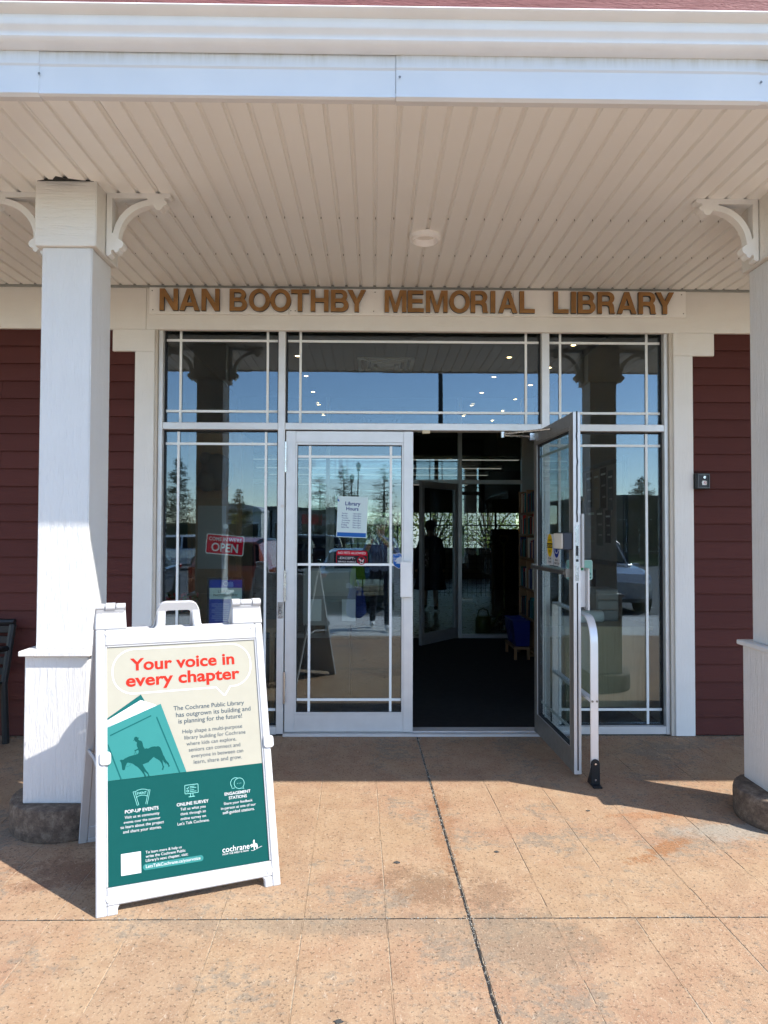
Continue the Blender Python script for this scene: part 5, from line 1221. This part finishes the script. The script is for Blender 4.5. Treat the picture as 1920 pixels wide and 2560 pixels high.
def leafy(name, label, x, y, z0, h, r, mat, n=2600, seed=3, group='trees behind the library'):
    rnd = random.Random(seed)
    t = thing(name, label, 'tree', (x, y, z0), group)
    tr = MB(); tr.tube([(x, y, z0 - .1), (x + .05, y, z0 + h * .35), (x, y, z0 + h * .75)], [.10, .08, .03], 8)
    cl = []
    for k in range(16):
        a = rnd.uniform(0, 6.283); rr = r * rnd.uniform(.2, .85); c = Vector((x + rr * math.cos(a), y + rr * math.sin(a) * .8, z0 + h * rnd.uniform(.35, .92))); cl.append((c, r * rnd.uniform(.28, .5)))
        tr.tube([(x, y, z0 + h * .3), (Vector((x, y, z0 + h * .4)) + c) / 2, c], [.04, .025, .008], 5, False)
    cr = MB()
    for k in range(n):
        c, r0 = rnd.choice(cl); d = Vector((rnd.gauss(0, 1), rnd.gauss(0, 1), rnd.gauss(0, 1))).normalized(); p = c + d * r0 * rnd.uniform(.5, 1.05)
        d1 = Vector((rnd.gauss(0, 1), rnd.gauss(0, 1), rnd.gauss(-.3, .7))).normalized(); d2 = d1.orthogonal().normalized(); s = rnd.uniform(.07, .14)
        cr.add([p, p + d1 * s * .5 + d2 * s * .35, p + d1 * s, p + d1 * s * .5 - d2 * s * .35], [(0, 1, 2, 3)])
    part('trunk', tr, M_trunk, t); link('crown', cr.mesh('crown', mat, root_of(t), recalc=False), t)
conifer('larch_tree', 'sparse young larch on the far lawn, left of the lamp posts', -3.3, -38, .1, 4.6, 1.6, L_larch, 20, 50, 5, .6)
conifer('larch_tree', 'tall thin larch on the far lawn between the lamp posts and the left larch', -1.9, -39, .1, 5.4, 1.4, L_larch, 24, 50, 6, .7)
conifer('larch_tree', 'sparse larch on the far lawn, right of the lamp posts', .6, -38.5, .1, 5.4, 1.6, L_larch, 22, 50, 7, .7)
conifer('spruce_tree', 'dense dark spruce at the left end of the far lawn', -11.6, -37, .1, 5.6, 1.6, L_dark, 30, 90, 8)
conifer('spruce_tree', 'small dark spruce close to the white building', -9.3, -44, .1, 4.2, 1.3, L_dark, 24, 80, 9)
conifer('spruce_tree', 'dense dark spruce in front of the brown building at the right', 14.8, -34, .1, 4.4, 1.8, L_dark, 28, 90, 10)
conifer('spruce_tree', 'smaller spruce beside the brown building at the right', 17.2, -35, .1, 3.8, 1.4, L_larch, 24, 70, 11)
leafy('shrub', 'reddish shrub at the far left of the lawn', -13.4, -37, .1, 2.4, 1.1, L_red, 1500, 12, 'shrubs on the far lawn')
for k in range(6):
    leafy('leafy_tree', 'round leafy tree on the far horizon, %s from the left' % ordn[k], -9 + k * 4.2 + (k % 2), -70 - (k % 3) * 4, .2, 2.7 + .4 * (k % 2), 1.9, L_green, 1400, 20 + k, 'trees on the far horizon')
for k in range(6):
    leafy('leafy_tree', 'sunlit leafy tree outside the library back windows, %s from the left' % ordn[k], -3.5 + k * 1.9, 20.5 + (k % 2) * .7, -.5, 4.2, 1.7, L_green, 2200, 40 + k)
def building(name, label, x0, x1, y0, y1, z1, col, rows, cols, roof, wcol=(.02, .025, .03), sgn=None):
    t = thing(name, label, 'building', ((x0 + x1) / 2, (y0 + y1) / 2, 0))
    key = 'wall_' + name
    part('wall', MB().box(x0, x1, y0, y1, -.4, z1), simple(key, col, .8, var=.06), t)
    if roof == 'arch':
        pts = [((x0 + x1) / 2 + (x1 - x0) / 2 * 1.03 * math.cos(R(a)), z1 + (x1 - x0) * .16 * math.sin(R(a))) for a in range(0, 181, 12)]
        part('roof', MB().prism(pts, fY, y0 - .3, y1 + .3), simple('roof_' + name, (.5, .5, .5), .5, .3), t)
    else: part('roof', MB().box(x0 - .4, x1 + .4, y0 - .4, y1 + .4, z1 + .001, z1 + .3), simple('roof_' + name, (.10, .09, .085), .8), t)
    ww = (x1 - x0) / cols
    for r_ in range(rows):
        for c in range(cols):
            a = x0 + ww * (c + .18); zz = .3 + r_ * (z1 - .2) / rows
            w = part('window', MB().box(a - .05, a + ww * .64 + .05, y1 + .001, y1 + .05, zz - .05, zz + (z1 / rows) * .55 + .05), M_muntin, t)
            part('pane', MB().box(a, a + ww * .64, y1 + .0505, y1 + .06, zz, zz + (z1 / rows) * .55), simple('pane_' + name, wcol, .1) if 'pane_' + name not in MATS else MATS['pane_' + name], w)
    if sgn: part('sign_panel', MB().box(*sgn[0]), simple('signpanel_' + name, sgn[1], .6), t)
    return t
building('arched_hall', 'white arched-roof hall across the car park', -13.5, -9.2, -60, -53, 2.9, (.62, .61, .58), 1, 3, 'arch', sgn=((-11.6, -10.5, -52.9, -52.85, 1.9, 2.7), (.62, .45, .08)))
building('grey_warehouse', 'long grey warehouse with red shop sign across the car park', -9.0, -2.0, -66, -58, 3.2, (.34, .35, .36), 1, 6, 'flat', sgn=((-6.4, -4.6, -57.9, -57.85, 2.0, 2.9), (.55, .05, .04)))
building('brown_house', 'dark brown two-bay building at the right across the car park', 13.2, 22, -46, -37, 3.3, (.09, .075, .06), 1, 4, 'flat')
building('white_shop', 'low white shop with a red sign behind the library', -6, 9, 40, 46, 4.2, (.6, .58, .55), 1, 7, 'flat')
structure('far_hill', MB().prism([(-150, -.5), (-150, 2.6), (-90, 3.8), (-40, 3.0), (0, 2.6), (50, 3.2), (100, 4.4), (150, 3.4), (150, -.5)], fY, -260, -190), leafmat('hill_green', (.05, .07, .05), (.09, .10, .06)))

# ============================================================ PEOPLE
def skin_mesh(joints, edges, mats, slot, levels=2, root=0):
    me = bpy.data.meshes.new('sk'); names = list(joints)
    me.from_pydata([joints[k][0] for k in names], [(names.index(a), names.index(b)) for a, b in edges], [])
    o = bpy.data.objects.new('sk', me); COL.objects.link(o)
    sm = o.modifiers.new('skin', 'SKIN'); sm.use_smooth_shade = True
    for i, k in enumerate(names):
        r0 = joints[k][1]; r0 = r0 if isinstance(r0, tuple) else (r0, r0)
        me.skin_vertices[0].data[i].radius = r0; me.skin_vertices[0].data[i].use_root = (i == root)
    ss = o.modifiers.new('sub', 'SUBSURF'); ss.levels = levels; ss.render_levels = levels
    dg = bpy.context.evaluated_depsgraph_get(); dg.update()
    res = bpy.data.meshes.new_from_object(o.evaluated_get(dg)); bpy.data.objects.remove(o)
    res.materials.clear()
    for mt in mats: res.materials.append(mt)
    for p in res.polygons: p.material_index = slot(p.center); p.use_smooth = True
    return res
def plaid():
    mt, nt, b = new_mat('blue_check_shirt'); v = posvec(nt)
    w1 = N(nt, 'ShaderNodeTexWave'); w1.inputs['Scale'].default_value = 14; w1.bands_direction = 'X'; nt.links.new(v, w1.inputs[0])
    w2 = N(nt, 'ShaderNodeTexWave'); w2.inputs['Scale'].default_value = 14; w2.bands_direction = 'Z'; nt.links.new(v, w2.inputs[0])
    f = math_(nt, 'MULTIPLY', math_(nt, 'ADD', w1.outputs['Fac'], w2.outputs['Fac']), .5)
    nt.links.new(ramp(nt, f, [(.2, (.05, .09, .22)), (.8, (.35, .42, .58))]), b.inputs['Base Color']); b.inputs['Roughness'].default_value = .9; return mt
M_shirt = plaid(); M_jeans = simple('dark_jeans', (.018, .022, .035), .9, bumps=.3, bscale=200); M_shoe = simple('white_shoe', (.7, .7, .68), .6); M_hair = simple('grey_hair', (.25, .24, .22), .8)
M_skirt = simple('navy_dress', (.004, .007, .03), .9); M_hair2 = simple('dark_hair', (.03, .022, .015), .8)
# photographer: stands at the viewpoint, phone raised; only ever seen in the glass
px, py = .10, -5.62
ph = thing('person', 'person in blue checked shirt and dark trousers photographing with a raised phone', 'person', (px, py, 0))
J = {'pelvis': ((px, py, .86), (.165, .125)), 'belly': ((px, py + .01, 1.02), (.16, .12)), 'chest': ((px, py + .01, 1.20), (.175, .12)), 'neck0': ((px, py + .01, 1.335), (.075, .065)), 'neck': ((px, py + .03, 1.39), .052), 'head0': ((px, py + .05, 1.44), (.068, .08)), 'head1': ((px, py + .05, 1.52), (.078, .095)), 'head2': ((px, py + .04, 1.59), (.06, .075)),
     'shL': ((px - .17, py + .02, 1.295), .062), 'elL': ((px - .25, py + .15, 1.06), .046), 'wrL': ((px - .13, py + .38, 1.33), .030), 'shR': ((px + .17, py + .02, 1.295), .062), 'elR': ((px + .27, py + .14, 1.07), .046), 'wrR': ((px + .01, py + .40, 1.35), .030),
     'hipL': ((px - .09, py, .80), .095), 'knL': ((px - .11, py + .03, .46), .066), 'anL': ((px - .12, py - .03, .09), .046), 'toL': ((px - .13, py + .15, .045), (.042, .035)), 'hipR': ((px + .09, py, .80), .095), 'knR': ((px + .10, py + .20, .46), .066), 'anR': ((px + .10, py + .42, .09), .046), 'toR': ((px + .10, py + .62, .045), (.042, .035))}
Ed = [('pelvis', 'belly'), ('belly', 'chest'), ('chest', 'neck0'), ('neck0', 'neck'), ('neck', 'head0'), ('head0', 'head1'), ('head1', 'head2'), ('chest', 'shL'), ('shL', 'elL'), ('elL', 'wrL'), ('chest', 'shR'), ('shR', 'elR'), ('elR', 'wrR'), ('pelvis', 'hipL'), ('hipL', 'knL'), ('knL', 'anL'), ('anL', 'toL'), ('pelvis', 'hipR'), ('hipR', 'knR'), ('knR', 'anR'), ('anR', 'toR')]
def sl1(c):
    if c.z < .10: return 3
    if c.z < .86: return 2
    if c.z > 1.375 and abs(c.x - px) < .14 and c.y < py + .2: return 0
    if c.y > py + .27 and c.z > 1.15: return 0
    return 1
bm0 = skin_mesh(J, Ed, [M_skin, M_shirt, M_jeans, M_shoe], sl1); bm0.transform(Matrix.Translation((-px, -py, 0)))
link('body', bm0, ph)
# hands: five-finger chains closed on the phone
for sgn, w in ((-1, Vector((px - .13, py + .38, 1.33))), (1, Vector((px + .01, py + .40, 1.35)))):
    tgt = Vector((px - .10 + (.0 if sgn < 0 else .0) + sgn * .042, -5.135, 1.43)); d = (tgt - w)
    Jh = {'w': (tuple(w), .026), 'p': (tuple(w + d * .45), (.034, .020))}; Eh = [('w', 'p')]
    for k in range(4):
        b0 = w + d * .62 + Vector((0, .0, (1.5 - k) * .017)); m0 = b0 + Vector((sgn * .012, .025, .008)); e0 = m0 + Vector((-sgn * (.020 - .003 * k), .012, .004))
        Jh['b%d' % k] = (tuple(b0), .0092); Jh['m%d' % k] = (tuple(m0), .0085); Jh['e%d' % k] = (tuple(e0), .0075); Eh += [('p', 'b%d' % k), ('b%d' % k, 'm%d' % k), ('m%d' % k, 'e%d' % k)]
    b0 = w + d * .5 + Vector((-sgn * .02, -.004, .02)); Jh['t0'] = (tuple(b0), .011); Jh['t1'] = (tuple(b0 + Vector((-sgn * .022, .012, .02))), .0095); Eh += [('p', 't0'), ('t0', 't1')]
    hm = skin_mesh(Jh, Eh, [M_skin], lambda c: 0, 1); hm.transform(Matrix.Translation((-px, -py, 0))); link('hand', hm, ph)
part('phone', MB().box(-.040, .036, -5.112, -5.103, 1.335, 1.492), P_blk, ph, .002)
hr = MB(); q = hr
def ellips(q, c, r0, zmin=-9, n1=16, n2=10):
    vs = []; fs = []
    for i in range(n2 + 1):
        a = math.pi * i / n2
        for k in range(n1):
            b = 2 * math.pi * k / n1; vs.append((c[0] + r0[0] * math.sin(a) * math.cos(b), c[1] + r0[1] * math.sin(a) * math.sin(b), max(zmin, c[2] + r0[2] * math.cos(a))))
    for i in range(n2):
        for k in range(n1): fs.append((i * n1 + k, i * n1 + (k + 1) % n1, (i + 1) * n1 + (k + 1) % n1, (i + 1) * n1 + k))
    q.add(vs, fs)
ellips(q, (px, py + .03, 1.565), (.098, .108, .095), 1.535); part('hair', q, M_hair, ph, 0, True)
q = MB(); ellips(q, (px, py + .155, 1.52), (.014, .022, .026)); part('nose', q, M_skin, ph, 0, True)
for sx in (-1, 1):
    q = MB(); ellips(q, (px + sx * .032, py + .142, 1.545), (.013, .009, .009)); part('eye', q, P_blk, ph, 0, True)
    q = MB(); ellips(q, (px + sx * .092, py + .04, 1.525), (.012, .024, .034)); part('ear', q, M_skin, ph, 0, True)
q = MB(); ellips(q, (px, py + .142, 1.475), (.026, .010, .007)); part('mouth', q, simple('lips', (.35, .12, .10), .5), ph, 0, True)
def tote(x, y, ztop, zbot, wd, col, label, nm):
    t = thing('tote_bag', label, 'bag', (x, y, zbot), 'bags on the photographer\'s arm')
    q = MB(); n = 14; rows = []
    for i, (f, s) in enumerate(((0, .55), (.12, .92), (.35, 1.0), (.7, .85), (1.0, .62))):
        rows.append([(x + wd * s * math.cos(2 * math.pi * k / n), y + wd * .38 * s * math.sin(2 * math.pi * k / n), zbot + (ztop - zbot) * f + .01 * math.sin(k * 2.3 + i)) for k in range(n)])
    vs = [p for r_ in rows for p in r_]; fs = [(i * n + k, i * n + (k + 1) % n, (i + 1) * n + (k + 1) % n, (i + 1) * n + k) for i in range(4) for k in range(n)] + [list(range(n))[::-1]]
    q.add(vs, fs); part('sack', q, simple(nm, col, .45, bumps=.5, bscale=18), t, 0, True)
    for sy in (-.04, .04): part('strap', MB().tube([(x - wd * .4, y + sy, ztop - .02), (x - .02, y + sy * .5, ztop + .22), (x + wd * .4, y + sy, ztop - .02)], .006, 5), MATS[nm], t)
tote(px - .36, py + .12, .60, .16, .15, (.01, .05, .30), 'blue cloth bag hanging from the photographer\'s arm, mirrored in the door', 'bag_blue')
tote(px - .34, py + .02, .95, .62, .12, (.16, .42, .03), 'lime green bag hanging above the blue one, mirrored in the door', 'bag_green')
# visitor inside, back to the viewer
vx, vy = 1.02, 7.8
vi = thing('person', 'person in a long navy dress walking away inside the library', 'person', (vx, vy, .012))
J = {'pelvis': ((vx, vy, .88), (.17, .12)), 'chest': ((vx, vy, 1.20), (.17, .11)), 'neck': ((vx, vy, 1.37), .055), 'head0': ((vx, vy, 1.43), (.072, .08)), 'head1': ((vx, vy, 1.52), (.08, .092)), 'head2': ((vx, vy, 1.58), .06),
     'shL': ((vx - .17, vy, 1.28), .06), 'elL': ((vx - .24, vy, 1.02), .042), 'wrL': ((vx - .25, vy + .06, .80), .03), 'haL': ((vx - .25, vy + .08, .70), (.035, .018)), 'shR': ((vx + .17, vy, 1.28), .06), 'elR': ((vx + .24, vy, 1.02), .042), 'wrR': ((vx + .25, vy + .06, .80), .03), 'haR': ((vx + .25, vy + .08, .70), (.035, .018)),
     'hipL': ((vx - .09, vy, .80), .095), 'knL': ((vx - .09, vy + .06, .48), .06), 'anL': ((vx - .09, vy, .10), .04), 'toL': ((vx - .10, vy + .16, .05), .035), 'hipR': ((vx + .09, vy, .80), .095), 'knR': ((vx + .09, vy - .05, .48), .06), 'anR': ((vx + .09, vy - .20, .12), .04), 'toR': ((vx + .09, vy - .10, .05), .035)}
Ed2 = [('pelvis', 'chest'), ('chest', 'neck'), ('neck', 'head0'), ('head0', 'head1'), ('head1', 'head2'), ('chest', 'shL'), ('shL', 'elL'), ('elL', 'wrL'), ('wrL', 'haL'), ('chest', 'shR'), ('shR', 'elR'), ('elR', 'wrR'), ('wrR', 'haR'), ('pelvis', 'hipL'), ('hipL', 'knL'), ('knL', 'anL'), ('anL', 'toL'), ('pelvis', 'hipR'), ('hipR', 'knR'), ('knR', 'anR'), ('anR', 'toR')]
vm = skin_mesh(J, Ed2, [M_skin, M_skirt, M_black], lambda c: 2 if c.z < .11 else (0 if c.z < .75 or c.z > 1.36 else 1)); vm.transform(Matrix.Translation((-vx, -vy, -.012))); link('body', vm, vi)
q = MB(); q.lathe([(.17, 1.02), (.20, .85), (.25, .60), (.30, .40)], (vx, vy, 0), 20); part('skirt', q, M_skirt, vi, 0, True)
q = MB(); ellips(q, (vx, vy - .01, 1.545), (.10, .11, .11), 1.44); part('hair', q, M_hair2, vi, 0, True)
